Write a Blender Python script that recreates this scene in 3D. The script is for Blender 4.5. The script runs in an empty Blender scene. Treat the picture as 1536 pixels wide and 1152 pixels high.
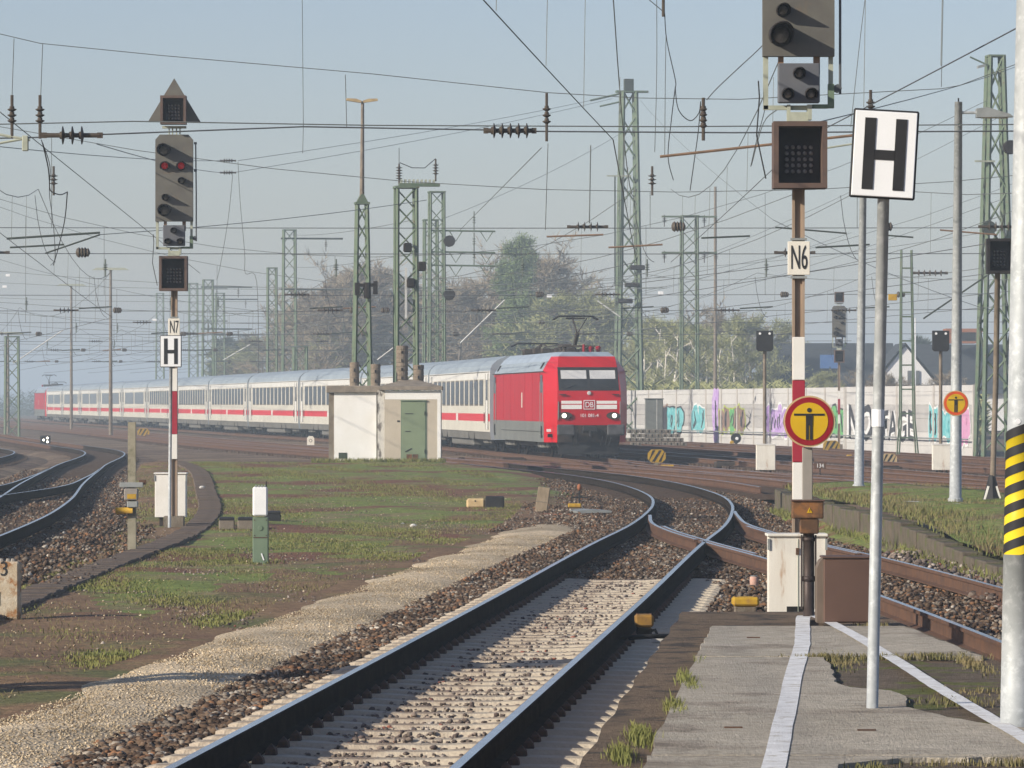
import bpy, math, random
import numpy as np
from mathutils import Vector, Matrix, Euler
random.seed(7); rng = np.random.default_rng(7)
R = math.radians
scene = bpy.context.scene
COL = scene.collection
# ------------------------------------------------------------ camera, world, sun, exposure
F, HY, ZC = 7000.0, 605.0, 1.93        # focal length in photo pixels, horizon row, eye height over the rail tops
cam_d = bpy.data.cameras.new('camera'); cam = bpy.data.objects.new('camera', cam_d); COL.objects.link(cam)
cam.location = (0, 0, ZC); cam.rotation_euler = (R(90), 0, 0)
cam_d.sensor_width = 36; cam_d.lens = F/1536*36; cam_d.shift_y = (HY-576)/1536
cam_d.clip_start = 1; cam_d.clip_end = 6000
scene.camera = cam
SUN_EL, SUN_AZ = R(23.0), R(58)          # sun behind the camera, to the left
w = bpy.data.worlds.new('World'); scene.world = w; w.use_nodes = True
nt = w.node_tree
sky = nt.nodes.new('ShaderNodeTexSky'); sky.sky_type = 'NISHITA'; sky.sun_disc = False
sky.sun_elevation = SUN_EL; sky.sun_rotation = math.pi + SUN_AZ
sky.air_density = 1.0; sky.dust_density = 0.8; sky.ozone_density = 3.0
tint = nt.nodes.new('ShaderNodeMix'); tint.data_type = 'RGBA'; tint.blend_type = 'MULTIPLY'; tint.inputs[0].default_value = 1; tint.inputs[7].default_value = (1.12, 1.0, 1.07, 1)
nt.links.new(sky.outputs[0], tint.inputs[6]); nt.links.new(tint.outputs[2], nt.nodes['Background'].inputs[0]); nt.nodes['Background'].inputs[1].default_value = 0.095
sd = bpy.data.lights.new('sun', 'SUN'); sd.energy = 5.0; sd.angle = R(0.6); sd.color = (1.0, 0.915, 0.79)
so = bpy.data.objects.new('sun', sd); COL.objects.link(so)
sdir = Vector((math.sin(SUN_AZ)*math.cos(SUN_EL), math.cos(SUN_AZ)*math.cos(SUN_EL), -math.sin(SUN_EL)))
so.rotation_euler = sdir.to_track_quat('-Z', 'Y').to_euler(); so.location = (-30, -30, 30)
vs = scene.view_settings; vs.view_transform = 'Standard'; vs.look = 'None'; vs.exposure = 0.27; vs.gamma = 1; vs.use_curve_mapping = False
scene.cycles.volume_bounces = 0; scene.cycles.max_bounces = 5; scene.cycles.transparent_max_bounces = 12
HAZE_DENSITY = 0.00088

# ------------------------------------------------------------ helpers
def PX(px, d): return (px-768)/F*d
def DZ(py, z): return F*(ZC-z)/(py-HY)          # depth at which height z shows in row py
def ZY(py, d): return ZC-(py-HY)/F*d
def G(px, py, z=0.0):
    d = DZ(py, z); return (PX(px, d), d, z)

def tag(o, label=None, cat=None, group=None, kind=None):
    if label: o['label'] = label
    if cat: o['category'] = cat
    if group: o['group'] = group
    if kind: o['kind'] = kind
    return o
def thing(name, label, cat, loc=(0,0,0), rz=0, group=None):
    o = bpy.data.objects.new(name, None); COL.objects.link(o); o.location = loc; o.rotation_euler = (0,0,rz)
    o.empty_display_size = .2
    return tag(o, label, cat, group)
def copy_tree(o, parent=None, kids=None):
    if kids is None:
        kids = {}
        for x in COL.objects:
            if x.parent: kids.setdefault(x.parent, []).append(x)
    c = o.copy(); COL.objects.link(c); c.parent = parent
    for ch in kids.get(o, []): copy_tree(ch, c, kids)
    return c

class MB:
    def __init__(s): s.v=[]; s.f=[]; s.m=[]
    def add(s, vs, fs, mi=0):
        b=len(s.v); s.v.extend([tuple(v) for v in vs]); s.f.extend([tuple(i+b for i in f) for f in fs]); s.m.extend([mi]*len(fs)); return s
    def box(s, c, size, rot=None, mi=0):
        x,y,z=size[0]/2,size[1]/2,size[2]/2
        p=[Vector(q) for q in ((-x,-y,-z),(x,-y,-z),(x,y,-z),(-x,y,-z),(-x,-y,z),(x,-y,z),(x,y,z),(-x,y,z))]
        if rot: M=Euler(rot).to_matrix(); p=[M@q for q in p]
        c=Vector(c)
        return s.add([q+c for q in p],[(0,3,2,1),(4,5,6,7),(0,1,5,4),(1,2,6,5),(2,3,7,6),(3,0,4,7)],mi)
    def bbox(s, c, size, b=.01, mi=0):            # box with chamfered edges
        x,y,z=size[0]/2,size[1]/2,size[2]/2; vs=[];
        for sx in(-1,1):
            for sy in(-1,1):
                for sz in(-1,1):
                    vs+= [(sx*x,sy*(y-b),sz*(z-b)),(sx*(x-b),sy*y,sz*(z-b)),(sx*(x-b),sy*(y-b),sz*z)]
        import bmesh
        bm=bmesh.new(); [bm.verts.new(v) for v in vs]; bmesh.ops.convex_hull(bm,input=bm.verts)
        bmesh.ops.dissolve_limit(bm,angle_limit=.01,verts=bm.verts,edges=bm.edges)
        bm.verts.index_update(); vv=[Vector(v.co)+Vector(c) for v in bm.verts]; ff=[[q.index for q in f.verts] for f in bm.faces]; bm.free()
        return s.add(vv,ff,mi)
    def tube(s, pts, r, n=6, mi=0, caps=True):
        pts=[Vector(p) for p in pts]; rs=r if isinstance(r,(list,tuple)) else [r]*len(pts); vs=[];fs=[]
        for i,p in enumerate(pts):
            d=(pts[min(i+1,len(pts)-1)]-pts[max(i-1,0)]).normalized()
            u=Vector((0,0,1)) if abs(d.z)<.9 else Vector((0,1,0))
            a=d.cross(u).normalized(); b=d.cross(a)
            for k in range(n):
                t=2*math.pi*k/n; vs.append(p+(a*math.cos(t)+b*math.sin(t))*rs[i])
        for i in range(len(pts)-1):
            for k in range(n):
                fs.append((i*n+k,i*n+(k+1)%n,(i+1)*n+(k+1)%n,(i+1)*n+k))
        if caps: fs+=[tuple(range(n)),tuple(range((len(pts)-1)*n,len(pts)*n))[::-1]]
        return s.add(vs,fs,mi)
    def lathe(s, prof, c=(0,0,0), n=16, axis='z', mi=0):   # prof [(r,h)]
        vs=[];fs=[]
        for r,h in prof:
            for k in range(n):
                t=2*math.pi*k/n; x,y=r*math.cos(t),r*math.sin(t)
                v=(x,y,h) if axis=='z' else ((x,h,y) if axis=='y' else (h,x,y))
                vs.append((v[0]+c[0],v[1]+c[1],v[2]+c[2]))
        for i in range(len(prof)-1):
            for k in range(n): fs.append((i*n+k,i*n+(k+1)%n,(i+1)*n+(k+1)%n,(i+1)*n+k))
        fs+=[tuple(range(n))[::-1],tuple(range((len(prof)-1)*n,len(prof)*n))]
        return s.add(vs,fs,mi)
    def prism(s, poly, y0, y1, mi=0):                      # poly in x,z extruded along y
        n=len(poly); vs=[(p[0],y0,p[1]) for p in poly]+[(p[0],y1,p[1]) for p in poly]
        fs=[tuple(range(n)),tuple(range(n,2*n))[::-1]]+[(i,i+n,(i+1)%n+n,(i+1)%n) for i in range(n)]
        return s.add(vs,fs,mi)
    def mesh(s, name, mats, smooth=False):
        me=bpy.data.meshes.new(name); me.from_pydata(s.v,[],s.f)
        for m in (mats if isinstance(mats,(list,tuple)) else [mats]): me.materials.append(m)
        me.polygons.foreach_set('material_index', s.m)
        if smooth: me.polygons.foreach_set('use_smooth',[True]*len(s.f))
        me.update(); return me
    def build(s, name, mats, parent=None, smooth=False, loc=None, rz=0):
        o=bpy.data.objects.new(name, s.mesh(name,mats,smooth)); COL.objects.link(o); o.parent=parent
        if loc: o.location=loc
        if rz: o.rotation_euler=(0,0,rz)
        return o
def inst(name, me, parent=None, loc=(0,0,0), rz=0, scale=None):
    o=bpy.data.objects.new(name, me); COL.objects.link(o); o.parent=parent; o.location=loc; o.rotation_euler=(0,0,rz)
    if scale: o.scale=scale
    return o
def text_mesh(name, body, size, mat, sx=1.0, depth=.002):
    cu=bpy.data.curves.new(name,'FONT'); cu.body=body; cu.size=size; cu.extrude=depth; cu.align_x='CENTER'; cu.align_y='CENTER'
    t=bpy.data.objects.new(name,cu); COL.objects.link(t); dg=bpy.context.evaluated_depsgraph_get()
    me=bpy.data.meshes.new_from_object(t.evaluated_get(dg)); bpy.data.objects.remove(t)
    M=Matrix(((sx,0,0,0),(0,0,-1,0),(0,1,0,0),(0,0,0,1))); me.transform(M)      # upright, facing -y
    me.materials.clear(); me.materials.append(mat); return me

# ------------------------------------------------------------ materials
def mat(name, c1, c2=None, scale=5, rough=.8, metal=0, bump=0, bscale=60, c3=None, s3=1.0, spec=.2, detail=6, stretch=None, t3=(.5,.62), emit=None, es=1, coat=0, t2=(.35,.65), grit=0, gs=30):
    m=bpy.data.materials.new(name); m.use_nodes=True; n=m.node_tree; b=n.nodes['Principled BSDF']
    b.inputs['Roughness'].default_value=rough; b.inputs['Metallic'].default_value=metal; b.inputs['Specular IOR Level'].default_value=spec
    b.inputs['Coat Weight'].default_value=coat
    geo=n.nodes.new('ShaderNodeTexCoord'); src=geo.outputs['Object']
    if stretch:
        mp=n.nodes.new('ShaderNodeMapping'); mp.inputs['Scale'].default_value=stretch; n.links.new(src,mp.inputs[0]); src=mp.outputs[0]
    def noise(sc,det,lo,hi):
        t=n.nodes.new('ShaderNodeTexNoise'); t.inputs['Scale'].default_value=sc; t.inputs['Detail'].default_value=det; t.inputs['Roughness'].default_value=.62
        n.links.new(src,t.inputs['Vector']); r=n.nodes.new('ShaderNodeMapRange'); r.inputs[1].default_value=lo; r.inputs[2].default_value=hi
        n.links.new(t.outputs['Fac'],r.inputs[0]); return r.outputs[0], t.outputs['Fac']
    def mix(f,a,bb):
        x=n.nodes.new('ShaderNodeMix'); x.data_type='RGBA'; n.links.new(f,x.inputs[0])
        for q,i in((a,6),(bb,7)):
            if isinstance(q,tuple): x.inputs[i].default_value=(*q,1)
            else: n.links.new(q,x.inputs[i])
        return x.outputs[2]
    out=c1
    if c2: out=mix(noise(scale,detail,*t2)[0],c1,c2)
    if c3: out=mix(noise(s3,8,*t3)[0],out,c3)
    if grit:
        if isinstance(out,tuple): out=mix(noise(scale,2,0,1)[0],out,out)
        for sc_,am in((gs,grit),(gs*4.3,grit*.7)):
            q=noise(sc_,5,.3,.7)[0]; mr=n.nodes.new('ShaderNodeMapRange'); mr.inputs[3].default_value=1-am; mr.inputs[4].default_value=1+am; n.links.new(q,mr.inputs[0])
            x=n.nodes.new('ShaderNodeMix'); x.data_type='RGBA'; x.blend_type='MULTIPLY'; x.inputs[0].default_value=1; n.links.new(out,x.inputs[6]); n.links.new(mr.outputs[0],x.inputs[7]); out=x.outputs[2]
    if isinstance(out,tuple): b.inputs['Base Color'].default_value=(*out,1)
    else: n.links.new(out,b.inputs['Base Color'])
    if bump:
        t=noise(bscale,4,0,1)[1]; bp=n.nodes.new('ShaderNodeBump'); bp.inputs['Strength'].default_value=bump; bp.inputs['Distance'].default_value=.03
        n.links.new(t,bp.inputs['Height']); n.links.new(bp.outputs[0],b.inputs['Normal'])
    if emit: b.inputs['Emission Color'].default_value=(*emit,1); b.inputs['Emission Strength'].default_value=es
    return m
def stone_mat(name, cols, scale, rough=.95, bump=.6, fine=None):     # each stone a colour of its own through voronoi cells
    m=bpy.data.materials.new(name); m.use_nodes=True; n=m.node_tree; b=n.nodes['Principled BSDF']; b.inputs['Roughness'].default_value=rough; b.inputs['Specular IOR Level'].default_value=.2
    tc=n.nodes.new('ShaderNodeTexCoord'); v=n.nodes.new('ShaderNodeTexVoronoi'); v.inputs['Scale'].default_value=scale; n.links.new(tc.outputs['Object'],v.inputs['Vector'])
    sp=n.nodes.new('ShaderNodeSeparateColor'); n.links.new(v.outputs['Color'],sp.inputs[0])
    r=n.nodes.new('ShaderNodeValToRGB'); r.color_ramp.interpolation='CONSTANT'
    k=len(cols)
    while len(r.color_ramp.elements)<k: r.color_ramp.elements.new(.5)
    for i,(p,c) in enumerate(cols): e=r.color_ramp.elements[i]; e.position=p; e.color=(*c,1)
    n.links.new(sp.outputs[0],r.inputs[0])
    t=n.nodes.new('ShaderNodeTexNoise'); t.inputs['Scale'].default_value=.5; t.inputs['Detail'].default_value=8; n.links.new(tc.outputs['Object'],t.inputs['Vector'])
    mr=n.nodes.new('ShaderNodeMapRange'); mr.inputs[1].default_value=.3; mr.inputs[2].default_value=.7; mr.inputs[3].default_value=.65; mr.inputs[4].default_value=1.35; n.links.new(t.outputs['Fac'],mr.inputs[0])
    x=n.nodes.new('ShaderNodeMix'); x.data_type='RGBA'; x.blend_type='MULTIPLY'; x.inputs[0].default_value=1; n.links.new(r.outputs[0],x.inputs[6]); n.links.new(mr.outputs[0],x.inputs[7])
    out=x.outputs[2]
    if fine:
        t2=n.nodes.new('ShaderNodeTexNoise'); t2.inputs['Scale'].default_value=.22; t2.inputs['Detail'].default_value=9; t2.inputs['Roughness'].default_value=.7; n.links.new(tc.outputs['Object'],t2.inputs['Vector'])
        m2=n.nodes.new('ShaderNodeMapRange'); m2.inputs[1].default_value=.46; m2.inputs[2].default_value=.62; n.links.new(t2.outputs['Fac'],m2.inputs[0])
        y=n.nodes.new('ShaderNodeMix'); y.data_type='RGBA'; n.links.new(m2.outputs[0],y.inputs[0]); n.links.new(out,y.inputs[6]); y.inputs[7].default_value=(*fine,1); out=y.outputs[2]
    n.links.new(out,b.inputs['Base Color'])
    bp=n.nodes.new('ShaderNodeBump'); bp.inputs['Strength'].default_value=bump; bp.inputs['Distance'].default_value=.04; n.links.new(v.outputs['Distance'],bp.inputs['Height']); n.links.new(bp.outputs[0],b.inputs['Normal'])
    return m
M={}
M['soil']=mat('soil_ground',(.115,.075,.05),(.17,.125,.085),.35,.95,bump=1,bscale=9,c3=(.10,.12,.04),s3=.12,t3=(.52,.6))
M['field']=mat('grassy_soil',(.165,.205,.05),(.21,.165,.085),.42,.95,bump=1,bscale=14,c3=(.17,.08,.05),s3=.2,t3=(.50,.56),grit=.42,gs=6,t2=(.49,.60))
M['field_brown']=mat('brown_field_soil',(.23,.15,.08),(.17,.10,.06),.6,.95,bump=1,bscale=14,c3=(.13,.13,.05),s3=.35,t3=(.53,.62),grit=.38,gs=7)
M['far_ground']=mat('yard_ground',(.15,.105,.07),(.21,.16,.11),.5,.95,grit=.3,gs=3,bump=.8,bscale=8,c3=(.12,.14,.06),s3=.05,t3=(.55,.6))
M['ballast']=stone_mat('rusty_ballast',[(0,(.085,.052,.034)),(.35,(.14,.085,.052)),(.6,(.18,.115,.072)),(.8,(.10,.075,.06)),(.92,(.28,.22,.16))],16,fine=(.25,.185,.115))
M['stone']=stone_mat('crushed_stone',[(0,(.055,.036,.025)),(.28,(.10,.065,.042)),(.5,(.14,.095,.062)),(.66,(.17,.14,.11)),(.80,(.20,.105,.055)),(.90,(.27,.23,.18)),(.975,(.40,.36,.30))],9)
M['stone_grey']=stone_mat('grey_stone',[(0,(.11,.085,.07)),(.25,(.17,.135,.11)),(.5,(.24,.19,.155)),(.7,(.12,.09,.08)),(.85,(.36,.31,.26)),(.965,(.25,.10,.07))],11)
M['fine_gravel']=stone_mat('fine_tan_gravel',[(0,(.38,.29,.18)),(.3,(.53,.42,.275)),(.6,(.60,.49,.33)),(.88,(.72,.61,.45))],38,bump=.7)
M['grass']=mat('grass_blades',(.145,.165,.045),(.19,.18,.06),1.5,.8)
M['grass_dry']=mat('dry_grass',(.20,.16,.08),(.13,.13,.05),2,.9)
M['steel_top']=mat('polished_rail',(.60,.62,.66),(.46,.48,.52),3,.22,.85)
M['rail']=mat('rusty_rail',(.13,.068,.04),(.08,.048,.035),6,.85,bump=.3,bscale=30)
M['rail_dark']=mat('dark_shaded_rail',(.035,.027,.022),(.02,.017,.015),5,.95,bump=.3,spec=.02)  # shadow side of the rails put into the colour; also serves dark iron gear
M['sleeper_conc']=mat('concrete_sleeper',(.57,.49,.37),(.47,.40,.30),6,.9,bump=.5,bscale=50,c3=(.30,.23,.17),s3=2)
M['sleeper_wood']=mat('wooden_sleeper',(.075,.05,.038),(.12,.085,.06),8,.9,bump=.6,stretch=(1,8,8))
M['clip']=mat('rail_clip',(.06,.045,.04),(.12,.06,.035),30,.8)
M['concrete']=mat('platform_concrete',(.46,.41,.325),(.36,.315,.245),.8,.92,bump=.7,bscale=60,c3=(.20,.16,.12),s3=1.1,t3=(.51,.66),grit=.24,gs=14)
M['conc_dark']=mat('weathered_edge',(.14,.10,.065),(.19,.135,.085),2.2,.92,grit=.3,gs=20,bump=.8,bscale=50,c3=(.06,.05,.04),s3=3)
M['moss']=mat('mossy_soil',(.17,.13,.095),(.12,.095,.065),4,.95,grit=.35,gs=18,bump=1,bscale=60,c3=(.13,.14,.04),s3=2.5,t3=(.53,.6))
M['conc_old']=mat('old_concrete',(.24,.21,.16),(.15,.12,.09),4,.95,bump=.6,bscale=40)
M['block_dark']=mat('dirty_stone_block',(.14,.115,.085),(.09,.075,.055),5,.95,bump=.7,bscale=30,c3=(.10,.11,.04),s3=3)
M['lid']=mat('cable_duct_lid',(.15,.115,.09),(.11,.085,.065),3,.95,bump=.6,bscale=40)
M['white_line']=mat('white_line_paint',(.78,.78,.76),(.62,.61,.58),7,.85,c3=(.50,.47,.41),s3=9,t3=(.56,.64),bump=.3,grit=.10,gs=40)
M['galv']=mat('galvanised_steel',(.42,.44,.435),(.33,.35,.345),7,.6,.2,c3=(.52,.54,.53),s3=22,t3=(.5,.7))
M['galv2']=mat('dull_galvanised_steel',(.33,.345,.33),(.25,.265,.25),4,.6,.3)
M['mast']=mat('green_mast_paint',(.095,.14,.088),(.14,.175,.12),3,.7,c3=(.12,.085,.055),s3=6,t3=(.58,.7))
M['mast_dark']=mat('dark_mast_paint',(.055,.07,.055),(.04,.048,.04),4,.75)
M['white']=mat('white_paint',(.78,.76,.70),(.70,.68,.61),3,.5)
M['white_rust']=mat('rust_streaked_white_paint',(.74,.71,.62),(.66,.62,.53),3,.6,c3=(.42,.27,.16),s3=3.5,t3=(.62,.74),stretch=(3,3,.5))
M['sign_white']=mat('sign_white',(.82,.83,.82),(.76,.77,.76),3,.4)
M['sign_cream']=mat('sign_cream',(.74,.71,.62),(.68,.64,.54),6,.5)
M['black']=mat('black_paint',(.02,.02,.022),(.03,.03,.03),5,.6)
M['signal_grey']=mat('signal_board_grey',(.13,.125,.105),(.105,.10,.088),4,.75,c3=(.15,.12,.09),s3=5,t3=(.58,.7))
M['signal_blue']=mat('signal_board_slate',(.125,.13,.14),(.10,.105,.115),4,.7)
M['signal_brown']=mat('weathered_brown_housing',(.13,.085,.065),(.09,.065,.055),8,.75)
M['signal_dark']=mat('dark_signal_housing',(.022,.021,.022),(.035,.03,.028),9,.6)
M['mast_brown']=mat('tan_mast_paint',(.34,.26,.19),(.27,.20,.14),5,.75,stretch=(1,1,.4))
M['mast_grey']=mat('old_grey_mast',(.24,.20,.15),(.15,.12,.09),5,.8)
M['red_paint']=mat('red_mast_paint',(.36,.03,.05),(.29,.025,.04),4,.6)
M['cream_frame']=mat('pale_frame',(.40,.42,.33),(.30,.32,.25),7,.7)
M['lens_red']=mat('red_lens',(.30,.004,.008),rough=.15,spec=.6,emit=(1,.02,.03),es=.10)
M['lens']=mat('clear_lens',(.20,.19,.18),(.32,.30,.28),20,.1,spec=.8,coat=1)
M['bulb']=mat('signal_bulb',(.28,.27,.25),(.16,.15,.14),30,.15,spec=.8,coat=1)
M['red_ring']=mat('sign_red',(.28,.012,.02),(.24,.01,.018),6,.5)
M['orange_ring']=mat('sign_orange_red',(.62,.09,.02),(.55,.07,.02),6,.5)
M['yellow_sign']=mat('sign_yellow',(.60,.38,.012),(.54,.33,.01),4,.5)
M['sign_rim']=mat('sign_rim_cream',(.55,.42,.22),(.42,.30,.15),6,.6)
M['brass']=mat('worn_orange_paint',(.30,.165,.03),(.20,.11,.03),9,.7)
M['yellow']=mat('yellow_paint',(.50,.31,.02),(.38,.22,.03),10,.7,c3=(.30,.17,.05),s3=12,t3=(.58,.7))
M['yellow_pole']=mat('yellow_band',(.72,.56,.02),(.66,.50,.02),4,.45)
M['brown_box']=mat('brown_cabinet_paint',(.115,.068,.05),(.10,.06,.045),3,.55)
M['brown_box2']=mat('brown_box_side',(.16,.12,.09),(.13,.10,.075),6,.6)
M['junction']=mat('rusty_junction_box',(.13,.07,.035),(.085,.05,.03),8,.6,c3=(.24,.11,.04),s3=6)
M['dark_post']=mat('dark_brown_post',(.05,.038,.035),(.085,.065,.055),5,.5,.3)
M['grey_post']=mat('grey_post',(.30,.27,.23),(.24,.22,.19),5,.7)
M['post_conc']=mat('lichen_concrete_post',(.33,.30,.22),(.23,.21,.15),6,.9,c3=(.16,.15,.09),s3=4)
M['hut_white']=mat('whitewashed_wall',(.84,.83,.79),(.76,.74,.68),1.6,.9,bump=.3,c3=(.45,.40,.30),s3=1.7,t3=(.62,.76))
M['hut_beige']=mat('beige_plaster',(.52,.46,.36),(.46,.40,.31),1.5,.9,bump=.2)
M['hut_peel']=mat('peeling_plaster',(.62,.59,.52),(.16,.14,.12),5,.95,bump=.5,stretch=(1,1,.35),t2=(.5,.58))
M['hut_roof']=mat('hut_roof_concrete',(.31,.26,.20),(.20,.17,.135),4,.9,bump=.5)
M['door_green']=mat('green_door_paint',(.20,.25,.155),(.18,.225,.14),3,.6)
M['dark']=mat('dark_gap',(.015,.014,.013),rough=.9)
M['grille']=mat('dark_green_grille',(.055,.075,.045),(.03,.04,.025),40,.8)
M['vent_brick']=mat('vent_stack_concrete',(.25,.205,.15),(.17,.13,.095),14,.95,bump=.5)
M['post_green']=mat('green_post_paint',(.155,.21,.14),(.13,.18,.12),5,.6)
M['loco_red']=mat('traffic_red_paint',(.50,.006,.014),(.45,.006,.013),.8,.4,coat=.08)
M['loco_red_side']=mat('dusty_red_paint',(.40,.010,.020),(.35,.012,.020),.8,.5,c3=(.26,.03,.03),s3=1.4,t3=(.55,.8),stretch=(1,1,.3))
M['loco_grey']=mat('loco_skirt_grey',(.17,.18,.165),(.135,.14,.13),1.2,.6)
M['buffer_grey']=mat('buffer_plate_grey',(.09,.09,.092),(.05,.05,.05),5,.6)
M['loco_roof']=mat('loco_roof_grey',(.34,.40,.46),(.27,.32,.37),.9,.45)
M['coach_white']=mat('coach_light_grey_paint',(.66,.65,.60),(.60,.585,.53),.6,.4,c3=(.48,.45,.39),s3=1.2,t3=(.56,.8),stretch=(1,1,.5))
M['coach_cream']=mat('coach_dusty_lower_panel',(.56,.54,.46),(.50,.475,.40),.9,.5)
M['coach_red']=mat('coach_red_stripe',(.55,.03,.045),(.50,.035,.045),.8,.45)
M['coach_roof']=mat('coach_roof_grey',(.30,.35,.38),(.24,.28,.31),.5,.5)
M['coach_skirt']=mat('coach_skirt_grey',(.16,.155,.14),(.12,.115,.10),1,.7)
M['under']=mat('dark_underframe',(.03,.027,.025),(.065,.05,.04),4,.8)
M['glass']=mat('dark_tinted_glass',(.035,.038,.04),(.02,.022,.025),1.5,.2,spec=.3)
M['glass_b']=mat('tinted_glass_brown',(.14,.145,.14),(.10,.105,.105),1.5,.2,spec=.6)
M['shade']=mat('pale_sun_blind',(.58,.58,.56),(.50,.50,.49),3,.6)
M['lamp_on']=mat('lit_headlamp',(1,.95,.8),rough=.3,emit=(1,.93,.74),es=4.5)
M['rubber']=mat('black_rubber',(.02,.02,.02),rough=.8)
M['insul']=mat('dark_brown_porcelain',(.085,.07,.05),(.06,.045,.035),10,.6,spec=.2)
M['insul_g']=mat('green_grey_insulator',(.13,.16,.12),(.08,.09,.07),10,.4)
M['copper']=mat('old_copper_wire',(.14,.155,.15),(.10,.11,.105),3,.7)
M['wire']=mat('dark_steel_wire',(.10,.11,.115),(.075,.08,.085),3,.7)
M['arm_rust']=mat('rusty_arm_tube',(.24,.15,.09),(.17,.115,.075),6,.7)
M['arm_light']=mat('bright_arm_tube',(.60,.60,.56),(.52,.52,.48),6,.5)
M['wall_light']=mat('noise_wall_concrete',(.54,.525,.495),(.48,.465,.44),.8,.9,bump=.2)
M['wall_grey']=mat('noise_wall_grey_render',(.42,.405,.385),(.37,.355,.335),.8,.9,bump=.2)
M['wall_post']=mat('noise_wall_post',(.50,.47,.42),(.44,.41,.37),.8,.9)
M['bark']=mat('bare_bark',(.17,.14,.105),(.25,.21,.16),2,.95)
M['birch']=mat('birch_bark',(.78,.74,.64),(.55,.50,.42),5,.9)
M['twig_b']=mat('brown_twigs',(.26,.20,.135),(.33,.27,.18),.35,.95)
M['twig_o']=mat('olive_twigs',(.27,.28,.11),(.33,.33,.15),.35,.95)
M['twig_g']=mat('fresh_green_twigs',(.15,.21,.075),(.22,.28,.12),.35,.9)
M['conifer']=mat('conifer_green',(.045,.065,.045),(.07,.09,.06),.8,.9)
M['house_white']=mat('white_render',(.80,.79,.76),(.74,.73,.70),.8,.9)
M['roof_dark']=mat('slate_grey_roof',(.035,.04,.045),(.055,.06,.065),1.2,.8,stretch=(1,1,4))
M['pile']=mat('grey_block_concrete',(.25,.225,.185),(.17,.15,.12),3,.95,bump=.5)
M['wood']=mat('weathered_plank',(.27,.215,.15),(.19,.15,.10),5,.9,stretch=(6,6,1))
M['terra']=mat('rusty_orange_debris',(.35,.13,.06),(.25,.10,.05),8,.9)
M['pink']=mat('faded_pink_tin',(.50,.27,.20),(.58,.42,.33),12,.6)
M['paper']=mat('dirty_white_scrap',(.65,.63,.58),(.5,.48,.43),9,.9)
M['milestone']=mat('stained_white_stone',(.52,.46,.35),(.38,.29,.18),7,.9,bump=.4,c3=(.30,.15,.06),s3=9,t3=(.5,.62))
GR={k:mat('graffiti_'+k,c,c2,4,.7) for k,c,c2 in (('teal',(.08,.38,.40),(.25,.52,.52)),('lilac',(.36,.20,.50),(.54,.42,.62)),('black',(.03,.03,.035),(.08,.08,.085)),('white',(.72,.72,.70),(.66,.66,.64)),('green',(.16,.42,.16),(.10,.30,.12)),('brown',(.20,.14,.11),(.27,.18,.14)),('lime',(.45,.52,.10),(.35,.42,.08)),('pink',(.60,.26,.42),(.54,.30,.44)))}
# ------------------------------------------------------------ track centre lines: x as a smooth function of depth y
class Line:
    def __init__(s, pts):                                  # [(x,y)]
        pts=sorted(pts,key=lambda p:p[1]); s.x=np.array([p[0] for p in pts],float); s.y=np.array([p[1] for p in pts],float)
        h=np.diff(s.y); dl=np.diff(s.x)/h; m=np.zeros(len(s.x)); m[0]=dl[0]; m[-1]=dl[-1]
        m[1:-1]=(dl[:-1]*h[1:]+dl[1:]*h[:-1])/(h[:-1]+h[1:]); s.m=m
    def at(s, y):
        y=np.asarray(y,float); i=np.clip(np.searchsorted(s.y,y)-1,0,len(s.y)-2); h=s.y[i+1]-s.y[i]; t=(y-s.y[i])/h
        lo=y<s.y[0]; hi=y>s.y[-1]
        r=(2*t**3-3*t**2+1)*s.x[i]+(t**3-2*t**2+t)*h*s.m[i]+(-2*t**3+3*t**2)*s.x[i+1]+(t**3-t**2)*h*s.m[i+1]
        r=np.where(lo,s.x[0]+(y-s.y[0])*s.m[0],r); r=np.where(hi,s.x[-1]+(y-s.y[-1])*s.m[-1],r)
        return r if r.ndim else float(r)
    def slope(s, y): return (s.at(y+.25)-s.at(y-.25))/.5
LT=Line([(11.4,85),(9.3,103),(6.85,125),(4.8,144),(2.7,163),(0.6,182),(-2.3,208.4),(-6.2,234.8),(-10.5,261),(-14.8,287),(-18.9,313),(-23,339.6),(-27.2,366),(-31.3,392),(-35.5,418),(-39.6,444),(-43.8,470),(-48,496),(-51.2,516),(-70,640)])
LA=Line([(-2.95,0),(-1.06,24.7),(0.56,46.3),(1.89,64.6),(2.62,74),(3.08,81.5),(3.44,89),(3.62,96.5),(3.56,104),(2.87,119.6),(1.75,131),(.15,142),(-1.1,152),(-3.9,172),(-8.4,202),(-15.8,250),(-31.0,350),(-46.5,450),(-75,640)])
LB=Line([(4.95,25),(4.72,37.8),(4.42,47.7),(3.92,58),(3.45,65),(3.12,71),(3.02,75),(3.12,80),(3.44,89)])
LF=Line([(-2.2,160),(-6.2,180),(-12.2,212),(-20.2,262),(-35.6,360),(-52,460),(-81,640)])
LC=Line([(-7.6,40),(-7.95,60),(-8.3,70),(-8.75,80),(-9.5,92),(-11.05,112),(-13.2,142),(-17.0,192),(-20.4,214),(-27,256),(-42,352),(-58,450),(-88,640)])
LD=Line([(-12.4,70),(-11.75,88),(-11.45,99),(-11.25,108),(-11.9,122),(-13.2,142)])
LE=Line([(-18.0,120),(-18.3,150),(-18.9,165),(-20.6,186),(-25.6,216),(-33,262),(-48,358),(-66,470)])
def off(L, dx): return Line([(x+dx,y) for x,y in zip(L.x,L.y)])
LU=off(LT,4.9); LV=off(LT,9.6); LW=off(LT,14.2)
def sm(t): t=np.clip(t,0,1); return t*t*(3-2*t)
def field_z(y): return -.27+.44*sm((np.asarray(y,float)-75)/60)

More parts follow.
